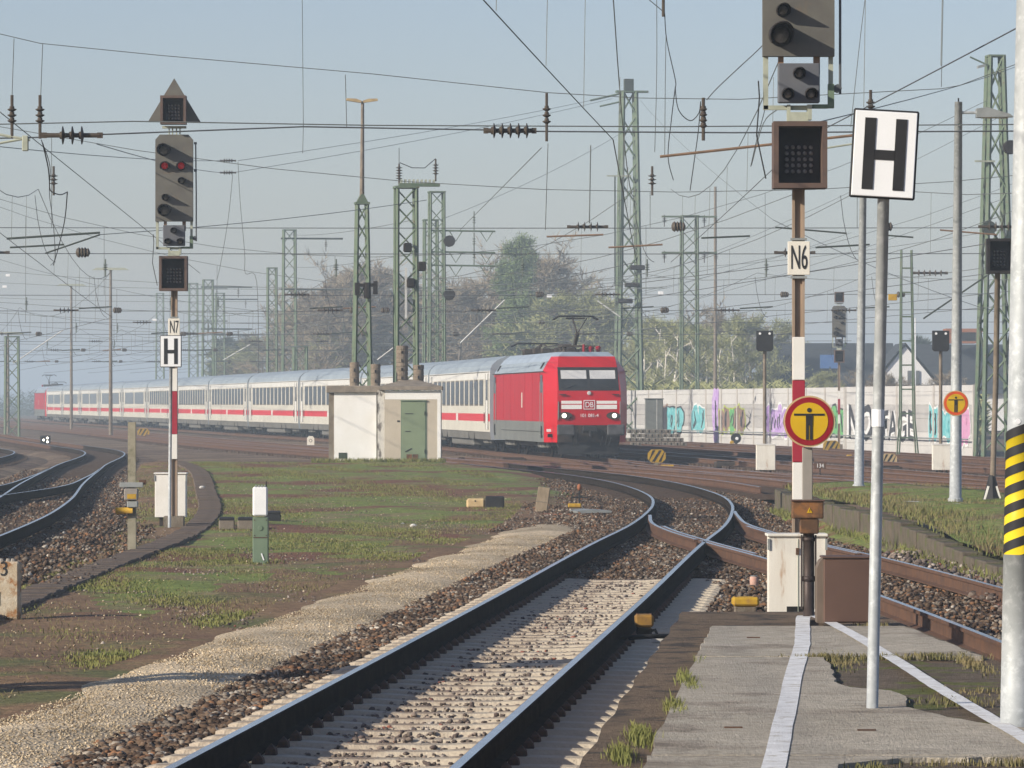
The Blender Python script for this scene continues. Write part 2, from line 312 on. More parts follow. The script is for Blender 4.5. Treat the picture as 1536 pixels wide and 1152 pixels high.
# ------------------------------------------------------------ ground sheets
def sheet(name, xs_fn, ys, nx, z_fn, m, kind='structure', label=None):
    vs=[];fs=[]
    for y in ys:
        a,b=xs_fn(y)
        for k in range(nx+1):
            x=a+(b-a)*k/nx; vs.append((x,y,float(z_fn(x,y,k/nx))))
    for j in range(len(ys)-1):
        for k in range(nx):
            i=j*(nx+1)+k; fs.append((i,i+1,i+nx+2,i+nx+1))
    o=MB().add(vs,fs).build(name,m,smooth=True); return tag(o,kind=kind)
g=MB().add([(-1300,-60,-.40),(1300,-60,-.40),(1300,3800,-.40),(-1300,3800,-.40)],[(0,1,2,3)]).build('ground',M['far_ground']); tag(g,kind='structure')
hsh=lambda x,y: math.sin(x*3.1+y*.7)*.5+math.sin(x*1.3-y*1.9)*.3+math.sin(y*.31+x)*.4
def CDX(y): return float(np.interp(y,[44,53,67,77,90,105,123,139],[-5.40,-5.45,-5.43,-5.42,-5.85,-6.9,-8.3,-10.0]))
# grassy field between the left track and the platform track
ys=list(np.arange(22,150,1.0))
sheet('grass_field', lambda y:(LC.at(y)+1.9+.0, LA.at(y)-1.9), ys, 34,
      lambda x,y,t: field_z(y)+.025*hsh(x,y)-.09*sm((.06-t)/.06)-.10*sm((t-.90)/.10)-(.25*sm((y-140)/10)), [M['field'],M['field_brown']])
fo=COL.objects['grass_field']; fm=fo.data
for p in fm.polygons: c=p.center; p.material_index=1 if c.y<57+7*math.sin(c.x*1.9)+4*math.sin(c.x*5+c.y) or (LA.at(c.y)-c.x<4.0+.5*math.sin(c.y*.8) and c.y<100) or c.x<CDX(c.y)-.2 else 0
# raised ribbon of fine tan gravel
def gp_edges(y): return (LA.at(y)-3.15-.10*math.sin(y*.9)-.07*math.sin(y*2.3)-.25*sm((y-60)/20.)*0, LA.at(y)-1.72+.05*math.sin(y*1.7))
sheet('gravel_path', gp_edges, list(np.arange(22,88,.5)), 16,
      lambda x,y,t: field_z(y)+.085*math.sin(math.pi*min(1,max(0,t)))**.6+.012*hsh(x*3,y*2)-.03-.10*sm((y-80)/8), M['fine_gravel'])
def ballast(L, y0, y1, w=2.2, m='ballast', top=-.235, step=2.0, name='ballast'):
    prof=[(-w-.35,-.41),(-w+.25,top-.015),(-.9,top),(0,top-.012),(.9,top),(w-.25,top-.015),(w+.35,-.41)]
    ys=np.arange(y0,y1+.01,step); vs=[];fs=[]; n=len(prof)
    for y in ys:
        x0=L.at(y)
        for k,(o,z) in enumerate(prof): vs.append((x0+o+.06*math.sin(y*1.3+k*2),y,z+.012*math.sin(y*2.1+k)))
    for j in range(len(ys)-1):
        for k in range(n-1): i=j*n+k; fs.append((i,i+1,i+n+1,i+n))
    o=MB().add(vs,fs).build(name,M[m],smooth=True); return tag(o,kind='structure')
ballast(LA,18,152,2.0,step=1); ballast(LB,24,84,1.9,step=1,top=-.243); ballast(LC,40,214,2.1,top=-.24); ballast(LD,70,140,1.9,top=-.25)
ballast(LE,120,470,2.0,top=-.24,step=5)
# the yard bed carrying the many parallel tracks further back
def bed(name,La,oa,Lb,ob,y0,y1,z,step=5): 
    return sheet(name, lambda y:(La.at(y)+oa,Lb.at(y)+ob), list(np.arange(y0,y1,step)),4,lambda x,y,t: z-.12*(t in(0,1))+.01*hsh(x,y),M['ballast'])
bed('ballast',LC,-2.2,LW,2.6,150,640,-.25)
bed('ballast',LT,-2.4,LW,2.6,86,155,-.255)

# ------------------------------------------------------------ rails and sleepers
RP=[(-.075,-.172),(-.075,-.160),(-.012,-.145),(-.010,-.045),(-.036,-.034),(-.036,-.006),(-.028,0),(.028,0),(.036,-.006),(.036,-.034),(.010,-.045),(.012,-.145),(.075,-.160),(.075,-.172)]
def rail(L, o, y0, y1, parent, m='rail', step=1.0, dz=0, name='rail', bend=None):
    ys=np.arange(y0,y1+1e-6,step); vs=[];fs=[];ms=[]; n=len(RP)
    for y in ys:
        s=L.slope(y); c=1/math.sqrt(1+s*s); xx=L.at(y)+(bend(y) if bend else 0)
        for a,z in RP: vs.append((xx+(o+a)*c, y-(o+a)*s*c, z+dz))
    for j in range(len(ys)-1):
        for k in range(n-1): i=j*n+k; fs.append((i,i+1,i+n+1,i+n)); ms.append(1 if k==6 else 0)
    fs+=[tuple(range(n))[::-1],tuple(range((len(ys)-1)*n,len(ys)*n))]; ms+=[0,0]
    b=MB(); b.v=vs;b.f=fs;b.m=ms
    return b.build(name,[M[m],M['steel_top']],parent)
def conc_sleeper_mesh():
    secs=[(-1.30,.115,-.205),(-1.24,.13,-.19),(-.92,.13,-.183),(-.60,.13,-.185),(-.32,.12,-.203),(.32,.12,-.203),(.60,.13,-.185),(.92,.13,-.183),(1.24,.13,-.19),(1.30,.115,-.205)]
    vs=[];fs=[]
    for x,hw,z in secs: vs+=[(x,-hw-.02,-.36),(x,-hw,z-.035),(x,-hw+.03,z),(x,hw-.03,z),(x,hw,z-.035),(x,hw+.02,-.36)]
    for j in range(len(secs)-1):
        for k in range(5): i=j*6+k; fs.append((i,i+1,i+7,i+6))
    fs+=[(0,1,2,3,4,5),tuple(range(54,60))[::-1]]
    fs=[f[::-1] for f in fs]
    b=MB().add(vs,fs,0)
    return b.mesh('sleeper',[M['sleeper_conc']])
def clips_mesh(): return MB().add([(-.035,-.05,-.19),(.035,-.05,-.19),(.035,.05,-.19),(-.035,.05,-.19),(-.03,-.045,-.15),(.03,-.045,-.15),(.03,.045,-.15),(-.03,.045,-.15),(0,0,-.115)],[(0,1,5,4),(1,2,6,5),(2,3,7,6),(3,0,4,7),(4,5,8),(5,6,8),(6,7,8),(7,4,8)]).mesh('rail_clip',M['clip'])
SL_C=conc_sleeper_mesh(); CL=clips_mesh()
SL_W=MB().box((0,0,-.262),(2.6,.26,.10)).mesh('sleeper',M['sleeper_wood'])
def sleepers(L,y0,y1,parent,kind='w',pitch=.6,clips=False,jit=.015):
    y=y0
    while y<y1:
        rz=-math.atan(L.slope(y))*1.0+random.uniform(-jit,jit)
        o=inst('sleeper',SL_C if kind=='c' else SL_W,parent,(L.at(y)+random.uniform(-.03,.03)*(kind=='w'),y,random.uniform(-.008,.004)),rz)
        if clips:
            for s in(-.868,-.638,.638,.868): inst('rail_clip',CL,o,(s,0,0))
        y+=pitch
def sleepers_joined(L,y0,y1,parent,pitch=.65):
    b=MB(); y=y0
    while y<y1:
        b.box((L.at(y)+random.uniform(-.05,.05),y,-.235),(2.5,.26,.11+random.uniform(0,.02)),(0,0,-math.atan(L.slope(y)))); y+=pitch
    tag(b.build('distant_sleepers',M['sleeper_wood'],parent),kind='stuff')
tA=thing('railway_track','track on pale concrete sleepers running past the platform edge from the foreground into the switch','railway track')
for o in(-.753,.753): rail(LA,o,18,152,tA,'rail_dark',step=.75)
sleepers(LA,19,56.5,tA,'c',clips=True); sleepers(LA,56.9,105,tA,'w'); sleepers_joined(LA,105,152,tA)
tB=thing('railway_track','rusty track branching right between the platform end and the overgrown stone platform','railway track')
rail(LB,.753,26,84,tB,'rail',step=.75); rail(LB,-.753,26,66,tB,'rail',step=.75)
rail(LB,-.753,66.3,81,tB,'rail',step=.5,name='wing_rail',bend=lambda y:-.0)
for o,y0,y1 in((-.66,60,74),(.66,60,74)): rail(LB,o,y0,y1,tB,'rail',step=.75,dz=.002,name='check_rail')
sleepers(LB,30,66,tB,'w')
tC=thing('railway_track','curving track at the left edge lit along its dark rails','railway track')
for o in(-.753,.753): rail(LC,o,44,214,tC,'rail_dark')
sleepers(LC,60,135,tC,'w'); sleepers_joined(LC,135,214,tC)
tD=thing('railway_track','short diverging track joining the left curve at the side of the view','railway track')
for o in(-.753,.753): rail(LD,o,72,138,tD,'rail_dark')
sleepers(LD,74,110,tD,'w')
tE=thing('railway_track','outermost track curving in at the far left edge','railway track')
for o in(-.753,.753): rail(LE,o,122,470,tE,'rail_dark',step=3)
sleepers_joined(LE,130,220,tE)
for L,y0,y1,lab in((LT,86,640,'main track that carries the long passenger train'),(LU,86,420,'first rusty track behind the red locomotive'),(LV,86,420,'second rusty track behind the red locomotive'),(LW,86,420,'rusty track nearest the graffiti covered noise wall'),
                   (off(LA,0),150,640,'track running past the back of the white hut in front of the coaches'),(LF,162,640,'track in the yard between the grass field and the coaches'),(off(LC,0),214,640,'distant continuation of the left yard track in the mist')):
    t=thing('railway_track',lab,'railway track'); 
    for o in(-.753,.753): rail(L,o,y0,y1,t,'rail',step=2.0)
    sleepers_joined(L,y0,min(y1,300),t)
# crossover tracks in front of the locomotive
for pts,lab in(([(6.5,108),(6.0,116),(4.6,128),(2.3,142),(-.2,156),(-2.6,168)],'connecting track crossing in front of the locomotive'),([(12.0,104),(9.6,116),(6.2,132),(3.7,146),(2.7,163)],'crossover track joining from behind the derelict platform')):
    Lx=Line(pts); t=thing('railway_track',lab,'railway track')
    for o in(-.753,.753): rail(Lx,o,pts[0][1],pts[-1][1],t,'rail',step=1.5)
    ballast(Lx,pts[0][1],pts[-1][1],1.9,top=-.248)
    sleepers_joined(Lx,pts[0][1],pts[-1][1],t)

# ------------------------------------------------------------ loose stones (nobody could count them)
def ico():
    p=(1+5**.5)/2; v=np.array([(-1,p,0),(1,p,0),(-1,-p,0),(1,-p,0),(0,-1,p),(0,1,p),(0,-1,-p),(0,1,-p),(p,0,-1),(p,0,1),(-p,0,-1),(-p,0,1)],float)/1.9
    f=np.array([(0,11,5),(0,5,1),(0,1,7),(0,7,10),(0,10,11),(1,5,9),(5,11,4),(11,10,2),(10,7,6),(7,1,8),(3,9,4),(3,4,2),(3,2,6),(3,6,8),(3,8,9),(4,9,5),(2,4,11),(6,2,10),(8,6,7),(9,8,1)])
    return v,f
OCT=(np.array([(1,0,0),(-1,0,0),(0,1,0),(0,-1,0),(0,0,1),(0,0,-1)],float),np.array([(0,2,4),(2,1,4),(1,3,4),(3,0,4),(2,0,5),(1,2,5),(3,1,5),(0,3,5)]))
def scatter(name,P,S,m,shape='ico',flat=.7,label=None,cat=None):     # P (n,3) S (n,)
    v,f=ico() if shape=='ico' else OCT
    n=len(P); V=v[None]*(1+rng.uniform(-.28,.28,(n,len(v),1))); V=V*(rng.uniform(.65,1.25,(n,1,3))); V[:,:,2]*=flat
    a=rng.uniform(0,2*np.pi,n); c,s=np.cos(a)[:,None],np.sin(a)[:,None]; x=V[:,:,0]*c-V[:,:,1]*s; y=V[:,:,0]*s+V[:,:,1]*c
    V=np.stack([x,y,V[:,:,2]],-1)*S[:,None,None]*.5+P[:,None,:]
    Fc=(f[None]+(np.arange(n)*len(v))[:,None,None]).reshape(-1,3)
    me=bpy.data.meshes.new(name); me.vertices.add(n*len(v)); me.vertices.foreach_set('co',V.reshape(-1).astype(np.float32))
    me.loops.add(len(Fc)*3); me.loops.foreach_set('vertex_index',Fc.reshape(-1).astype(np.int32))
    me.polygons.add(len(Fc)); me.polygons.foreach_set('loop_start',(np.arange(len(Fc))*3).astype(np.int32)); me.polygons.foreach_set('loop_total',np.full(len(Fc),3,np.int32))
    me.materials.append(M[m]); me.update(calc_edges=True)
    o=bpy.data.objects.new(name,me); COL.objects.link(o); return tag(o,label,cat,kind='stuff')
def along(L,o0,o1,y0,y1,n,z,zj=.015,pw=1.4):       # more points near the camera
    u=rng.random(n)**pw; y=y0+(y1-y0)*u; o=rng.uniform(o0,o1,n); x=L.at(y)+o; zz=(z(o,y) if callable(z) else z)+rng.uniform(-zj,zj,n)
    return np.stack([x,y,zz],1)
cat=np.concatenate
Pb=cat([along(LA,-1.98,-1.30,24,90,18000,lambda o,y:-.225-.05*(np.abs(o)-1.3)),along(LA,1.28,1.6,24,60,2500,-.235)])
scatter('ballast_stones',Pb,rng.uniform(.035,.075,len(Pb)),'stone',label='dark rusty crushed stones along the outer edge of the concrete sleepers',cat='ballast stones')
Pb=along(LA,-.55,.48,24,57,5200,-.218,.014); scatter('ballast_stones',Pb,rng.uniform(.018,.048,len(Pb)),'stone_grey',label='small grey stones between the rails on the concrete sleepers',cat='ballast stones')
Pb=cat([along(LA,-1.9,1.9,57,130,17000,-.215,.018),along(LA,-3.4,-1.8,80,118,5500,lambda o,y:-.25+np.maximum(0,field_z(y)+.25)*.8,.02)]); scatter('ballast_stones',Pb,rng.uniform(.04,.085,len(Pb)),'stone','oct',label='brown stones around the wooden sleepers of the switch',cat='ballast stones')
Pb=cat([along(LB,-1.7,2.0,30,82,24000,-.212,.018)]); scatter('ballast_stones',Pb,rng.uniform(.035,.08,len(Pb)),'stone',label='brown stones bedding the branching track at right',cat='ballast stones')
Pb=cat([along(LC,-1.9,1.9,56,150,11000,-.215,.02),along(LC,1.4,2.6,56,100,1800,-.255,.03)]); scatter('ballast_stones',Pb,rng.uniform(.05,.11,len(Pb)),'stone','oct',label='coarse stones beside the curving track at the left edge',cat='ballast stones')
def gpz(o,y):
    t=(o+3.15)/1.43; return field_z(y)+.085*np.sin(np.pi*np.clip(t,0,1))**.6-.028
Pb=along(LA,-3.2,-1.72,24,76,28000,gpz,.006,1.6); scatter('fine_pebbles',Pb,rng.uniform(.012,.026,len(Pb)),'fine_gravel','oct',label='fine tan pebbles of the raised gravel path',cat='pebbles')
# grass tufts: thin blades
def blades(name,P,H,m,label,wd=.006,lean=.5):
    n=len(P); a=rng.uniform(0,2*np.pi,n); l=H*lean*rng.uniform(.2,1,n); d=np.stack([np.cos(a),np.sin(a)],1); b=rng.uniform(0,2*np.pi,n); e=np.stack([np.cos(b),np.sin(b)],1)*(wd*rng.uniform(.6,1.4,n))[:,None]
    V=np.zeros((n,4,3)); V[:,0,:2]=P[:,:2]-e; V[:,1,:2]=P[:,:2]+e; V[:,0,2]=V[:,1,2]=P[:,2]-.01
    V[:,2,:2]=P[:,:2]+d*(l*.4)[:,None]+e*.7; V[:,2,2]=P[:,2]+H*.6; V[:,3,:2]=P[:,:2]+d*l[:,None]; V[:,3,2]=P[:,2]+H
    i=np.arange(n)*4; Fc=np.stack([np.stack([i,i+1,i+2],1),np.stack([i,i+2,i+3],1)],1).reshape(-1,3)
    me=bpy.data.meshes.new(name); me.vertices.add(n*4); me.vertices.foreach_set('co',V.reshape(-1).astype(np.float32))
    me.loops.add(len(Fc)*3); me.loops.foreach_set('vertex_index',Fc.reshape(-1).astype(np.int32)); me.polygons.add(len(Fc)); me.polygons.foreach_set('loop_start',(np.arange(len(Fc))*3).astype(np.int32)); me.polygons.foreach_set('loop_total',np.full(len(Fc),3,np.int32))
    me.materials.append(M[m]); me.update(calc_edges=True); o=bpy.data.objects.new(name,me); COL.objects.link(o); return tag(o,label,'grass',kind='stuff')
def patchy(n,y0,y1,th,f=1.0,seed=0,a=3.4,b=2.0,pw=1.2,zoff=0):
    y=y0+(y1-y0)*rng.random(n)**pw; xa=LC.at(y)+b; xb=LA.at(y)-a; x=xa+(xb-xa)*rng.random(n)
    q=np.sin(x*1.7*f+seed)*np.sin(y*.33*f+seed*2)+.6*np.sin(x*4.1*f+y*.9*f+seed)+.4*np.sin(y*1.7*f-x*2.3*f)+rng.normal(0,.25,n)-1.1*sm((56-y)/16)
    k=q>th; x,y=x[k],y[k]; return np.stack([x,y,field_z(y)+.01+zoff],1)
P=patchy(190000,34,138,.25,seed=1.3,f=.6); blades('grass',P,rng.uniform(.008,.032,len(P)),'grass','short green grass patches on the field left of the gravel path')
P=patchy(80000,30,140,.35,seed=4.1,f=.7); blades('dry_grass',P,rng.uniform(.006,.028,len(P)),'grass_dry','dry yellowish grass on the field left of the gravel path')
P=patchy(16000,26,110,.2,f=.8,seed=2.2,a=3.0); scatter('small_stones',P-np.array([0,0,.012]),rng.uniform(.015,.05,len(P)),'stone_grey','oct',label='scattered little stones and crumbs on the field soil',cat='stones')

P=np.concatenate([patchy(5000,26,138,-.6,seed=2.7),patchy(3000,26,70,-2,seed=5.2)]); blades('dead_stalks',P,rng.uniform(.012,.045,len(P)),'grass_dry','scattered dead stalks standing on the field',wd=.0025,lean=1.2)
P=patchy(1500,26,110,-3,seed=9.2); scatter('litter_crumbs',P,rng.uniform(.012,.035,len(P)),'fine_gravel','oct',label='pale crumbs and bits scattered over the field soil',cat='crumbs')
# ------------------------------------------------------------ near platform
PZ=.33
def Lx(pts): return Line([(x,y) for x,y in pts])
PE=Lx([(.10,12),(.577,20.5),(1.44,33.6),(1.60,36.0)]); PR=Lx([(3.05,12),(3.0,20.5),(2.98,28.4),(2.80,33.6),(2.72,36)])
plat=MB(); ys=list(np.arange(10,36.6,.5))
vs=[];fs=[]
for y in ys:
    a=PE.at(y)-.30-.012*math.sin(y*3); b=PR.at(y)+.12
    vs+=[(a,y,-.4),(a,y,PZ-.03),(b,y,PZ-.03),(b,y,-.4)]
for j in range(len(ys)-1):
    for k in range(3): i=j*4+k; fs.append((i,i+1,i+5,i+4))
fs.append((0,1,2,3)); n=len(vs); fs.append((n-1,n-2,n-3,n-4)); plat.add(vs,fs)
tag(plat.build('platform',M['conc_dark']),kind='structure'); pf=COL.objects['platform']
# concrete slabs on top, each its own piece with an open joint; broken away in places
def slab(x0f,x1f,y0,y1,z=PZ,m='concrete',jag=None,seed=0):
    rr=random.Random(seed); N=14; L=[];Rr=[]
    for k in range(N+1):
        y=y0+(y1-y0)*k/N; L.append((x0f(y)+rr.uniform(-.006,.006),y)); Rr.append((x1f(y)+rr.uniform(-.008,.008)+(jag(k/N)+rr.uniform(-.02,.02) if jag else 0),y))
    poly=L+Rr[::-1]; n=len(poly); vs=[(x,y,z) for x,y in poly]+[(x,y,z-.07) for x,y in poly]
    fs=[tuple(range(n))[::-1]]+[(i,(i+1)%n,(i+1)%n+n,i+n) for i in range(n)]
    return MB().add(vs,fs).build('slab',M[m],pf)
def pslab(right,y0,y1,seed):
    rr=random.Random(seed); L=[(PE.at(y0+(y1-y0)*k/16)+rr.uniform(-.012,.012),y0+(y1-y0)*k/16) for k in range(17)]; Rr=[]
    for i in range(len(right)-1):
        (a,b),(c,d)=right[i],right[i+1]; m=max(2,int(math.hypot(c-a,(d-b)*.3)/.06))
        for k in range(m): t=k/m; Rr.append((a+(c-a)*t+rr.uniform(-.014,.014),b+(d-b)*t+rr.uniform(-.03,.03)))
    Rr.append(right[-1]); poly=L+Rr[::-1]; n=len(poly)
    vs=[(x,y,PZ) for x,y in poly]+[(x,y,PZ-.07) for x,y in poly]
    import bmesh
    me=bpy.data.meshes.new('slab'); bm=bmesh.new(); bv=[bm.verts.new(v) for v in vs]; f=bm.faces.new(bv[:n]); f.normal_update()
    if f.normal.z<0: f.normal_flip()
    for i in range(n): bm.faces.new((bv[i],bv[(i+1)%n],bv[(i+1)%n+n],bv[i+n]))
    bmesh.ops.triangulate(bm,faces=[f],ngon_method='EAR_CLIP'); bm.to_mesh(me); bm.free(); me.materials.append(M['concrete']); return inst('slab',me,pf)
pslab([(1.38,15.5),(1.40,19.8),(1.44,20.7),(1.75,21.05),(3.0,21.2)],15.5,21.2,1); pslab([(3.0,21.25),(3.0,22.75),(2.62,22.95),(2.41,23.15),(2.22,23.8),(2.09,24.6),(2.15,25.5),(2.12,26.0),(1.90,26.3),(1.86,26.9),(1.92,28.0),(1.97,29.45)],21.25,29.45,2)
pslab([(2.97,29.55),(2.82,33.55)],29.55,33.55,3); pslab([(3.0,10.5),(3.0,15.45)],10.5,15.45,4)
# mossy soil where slabs are gone
def blob_sheet(name,cx,cy,rx,ry,z,m,seed,n=40):
    rr=random.Random(seed); vs=[(cx,cy,z+.006)]
    ph=[rr.uniform(0,6) for _ in range(4)]
    for k in range(n):
        t=2*math.pi*k/n; r=1+.12*math.sin(3*t+ph[0])+.08*math.sin(5*t+ph[1])+.05*math.sin(9*t+ph[2])+rr.uniform(-.03,.03)
        vs.append((cx+rx*r*math.cos(t),cy+ry*r*math.sin(t),z))
    return tag(MB().add(vs,[(0,k+1,(k+1)%n+1) for k in range(n)]).build(name,M[m]),kind='structure')
blob_sheet('mossy_patch',2.52,26.4,.72,3.6,PZ-.024,'moss',1); blob_sheet('mossy_patch',2.25,18.6,.95,2.6,PZ-.024,'moss',3)
def tufts(name,cs,label,m='grass',H=(.03,.09),wd=.004):
    P=[];
    for x,y,z,r,ry,n in cs:
        P.append(np.stack([rng.normal(x,r*.5,n),rng.normal(y,ry*.5,n),np.full(n,z)],1))
    P=cat(P); return blades(name,P,rng.uniform(*H,len(P)),m,label,wd=wd)
tufts('platform_grass',[(1.95,29.5,PZ-.01,.14,.10,260),(2.35,29.5,PZ-.01,.6,.10,500),(2.05,29.3,PZ-.02,.12,1.0,300),(2.42,25.2,PZ-.02,.2,.4,300),(2.7,29.6,PZ-.01,.2,.12,300),(2.85,29,PZ-.02,.08,1.2,400),(2.66,26.1,PZ-.02,.3,.25,200),(2.62,33.8,PZ-.02,.12,.3,260),(2.3,20.9,PZ-.02,.5,.12,400),(1.6,20.6,PZ-.02,.1,.3,120)],'sparse mossy grass in the broken slabs and joints of the platform','grass_dry',(.01,.04))
tufts('edge_weeds',[(1.02,26.9,PZ-.03,.05,.9,450),(.86,24.7,PZ-.03,.05,.6,390),(.62,22.6,PZ-.03,.06,.5,600),(.50,21.4,PZ-.03,.05,.4,480),(1.16,29.0,PZ-.03,.03,.4,40)],'bright green weeds growing along the platform edge joint','grass',(.015,.075),.0026)
# white lines
def ribbon(name,pts,wd,z,label):
    vs=[];fs=[]; P=[Vector((x,y,z)) for x,y in pts]; Q=[]
    for i in range(len(P)-1):
        for k in range(8): Q.append(P[i].lerp(P[i+1],k/8))
    Q.append(P[-1])
    for i,p in enumerate(Q):
        d=(Q[min(i+1,len(Q)-1)]-Q[max(i-1,0)]).normalized(); nrm=Vector((d.y,-d.x,0)); a=wd/2+random.uniform(-.0025,.0025); b=wd/2+random.uniform(-.0025,.0025)
        vs+=[p-nrm*a,p+nrm*b]
    fs=[(2*i,2*i+1,2*i+3,2*i+2) for i in range(len(Q)-1)]
    o=MB().add(vs,fs).build(name,M['white_line'],pf); return o
ribbon('painted_line',[(.55,14),(1.15,20.5),(1.66,27.5),(1.93,31.0),(2.13,34.2),(2.17,34.8),(2.2,35.1)],.105,PZ+.004,'')
ribbon('painted_line',[(2.27,35.1),(2.31,34.3),(2.36,31.8),(2.385,28.6),(2.39,26.2),(2.42,23.8),(2.44,22.4),(2.45,18)],.095,PZ+.008,'')
# old lifting slots in the slabs
for px,py in((1100,1092),(1300,1096),(1130,957)):
    x,y,_=G(px,py,PZ); MB().box((x,y,PZ+.004),(.09,.03,.006)).build('lifting_slot',M['rail'],pf)

# ------------------------------------------------------------ overgrown second platform
QL=Lx([(6.0,38),(5.95,50),(5.75,56),(5.6,65),(5.35,76),(5.15,84),(5.2,90)]); QR=Lx([(10.5,38),(10,60),(9,75),(7.6,86),(6.0,92)])
QZ=.30
def qz(y): return QZ-.24*sm((70-np.asarray(y,float))/16)
sheet('old_platform', lambda y:(QL.at(y)+.18,QR.at(y)), list(np.arange(38,92,1.)),14,lambda x,y,t: float(qz(y))+.04*hsh(x,y)-.45*(t>.99)+.10*sm(t*3), M['field'])
sheet('soil_bank', lambda y:(LB.at(y)+1.45, QL.at(y)+.0), list(np.arange(38,89,.6)),8,lambda x,y,t: -.33+.30*t**1.3*float(sm((y-40)/12))*(.75+.25*math.sin(y*.9))+.03*hsh(x*3,y), M['field'])
wl=thing('platform_wall','dark weathered stone block edge of the overgrown platform at right','platform edge',(0,0,0))
y=40.0; k=0
while y<91:
    l=1.15; ym=y+l/2; s=QL.slope(ym)
    b=MB().bbox((0,0,-.12),(.28,l-.03,.56),.015).build('stone_block',M['block_dark'],wl,loc=(QL.at(ym)+.08+random.uniform(-.015,.015),ym,float(qz(ym))-.22+random.uniform(-.02,.02)),rz=-math.atan(s)+random.uniform(-.015,.015)); y+=l
n=36000; y=40+50*rng.random(n); x=QL.at(y)-.35+(QR.at(y)-QL.at(y))*rng.random(n)**1.3; q=np.sin(x*2.3)*np.sin(y*.5)+rng.normal(0,.5,n); k=q>.15; x,y=x[k],y[k]
z=np.where(x<QL.at(y)-.02,-.10,qz(y)+.03); blades('grass',np.stack([x,y,z],1),rng.uniform(.02,.10,len(x)),'grass','unkempt green grass on and below the old platform at right',wd=.005)
n=26000; y=44+46*rng.random(n); x=QL.at(y)+.1+3.2*rng.random(n); blades('dry_grass',np.stack([x,y,qz(y)+.03],1),rng.uniform(.02,.11,n),'grass_dry','dry brown weeds on the old platform at right',wd=.005)
p=ribbon('edge_line',[(9.0,66),(6.9,71.5),(6.2,73.5)],.12,QZ+.09,''); p.parent=COL.objects['old_platform']
P=cat([np.stack([rng.uniform(5.0,5.9,900),rng.uniform(46,64,900),rng.uniform(-.2,-.08,900)],1)]); scatter('rubble',P,rng.uniform(.04,.11,900),'stone_grey',label='pale rubble at the foot of the old platform wall',cat='rubble')
# ------------------------------------------------------------ main signals
def hood(x,z,r,l,mi=0,tilt=0):
    """half-round visor opening downwards over a lens, pointing at -y"""
    vs=[];fs=[];N=14
    for layer,rr in((0,r),(1,r*.9)):
        for k in range(N+1):
            t=math.radians(-38+256*k/N); c=math.sin(t); L=l*(.42+.58*max(0,(c+.6)/1.6))
            vs+=[(x+rr*math.cos(t),0,z+rr*math.sin(t)),(x+rr*.96*math.cos(t),-L,z+rr*.96*math.sin(t)-.01)]
    n=2*(N+1)
    for k in range(N):
        a=2*k; fs+=[(a,a+2,a+3,a+1),(n+a,n+a+1,n+a+3,n+a+2),(a+1,a+3,n+a+3,n+a+1)]
    return vs,fs
def lamp(par,x,z,r,l,front,lens='lens'):
    o=MB().lathe([(r*.96,front),(r*.96,front-.012),(r*.80,front-.02)],(x,0,z),18,'y').build('lamp',M['black'],par)
    h=MB(); vs,fs=hood(x,z,r,l); h.add([(a,b+front,c) for a,b,c in vs],fs).build('lamp_hood',M['signal_dark'],o,smooth=False)
    MB().lathe([(r*.72,front-.018),(r*.6,front-.04),(r*.3,front-.055),(.002,front-.06)],(x,0,z),18,'y').build('lens',M[lens],o,smooth=True)
    return o
def matrix_box(par,w_,z0,z1,m='signal_brown',dep=.34,grid=(5,5),name='number_indicator'):
    zc=(z0+z1)/2; t=.045; hh=(z1-z0)
    b=MB()
    # deep shade box open to the front
    for c,s in(((0,-dep/2,z1-t/2),(w_,dep,t)),((0,-dep/2,z0+t/2),(w_,dep,t)),((-w_/2+t/2,-dep/2,zc),(t,dep-.004,hh-2*t)),((w_/2-t/2,-dep/2,zc),(t,dep-.004,hh-2*t))): b.box(c,s)
    o=b.build(name,M[m],par)
    MB().box((0,-.03,zc),(w_-2*t-.002,.05,hh-2*t-.002)).build('back_panel',M['signal_dark'],o)
    s=(w_-2*t)/ (grid[0]+2.2)
    bm=MB().lathe([(s*.42,0),(s*.36,-.02),(s*.15,-.032),(.001,-.034)],(0,0,0),8,'y').mesh('bulb',M['bulb'],True)
    for i in range(grid[0]):
        for j in range(grid[1]): inst('bulb',bm,o,((i-(grid[0]-1)/2)*s,-.056,zc-hh*.05+(j-(grid[1]-1)/2)*s))
    return o
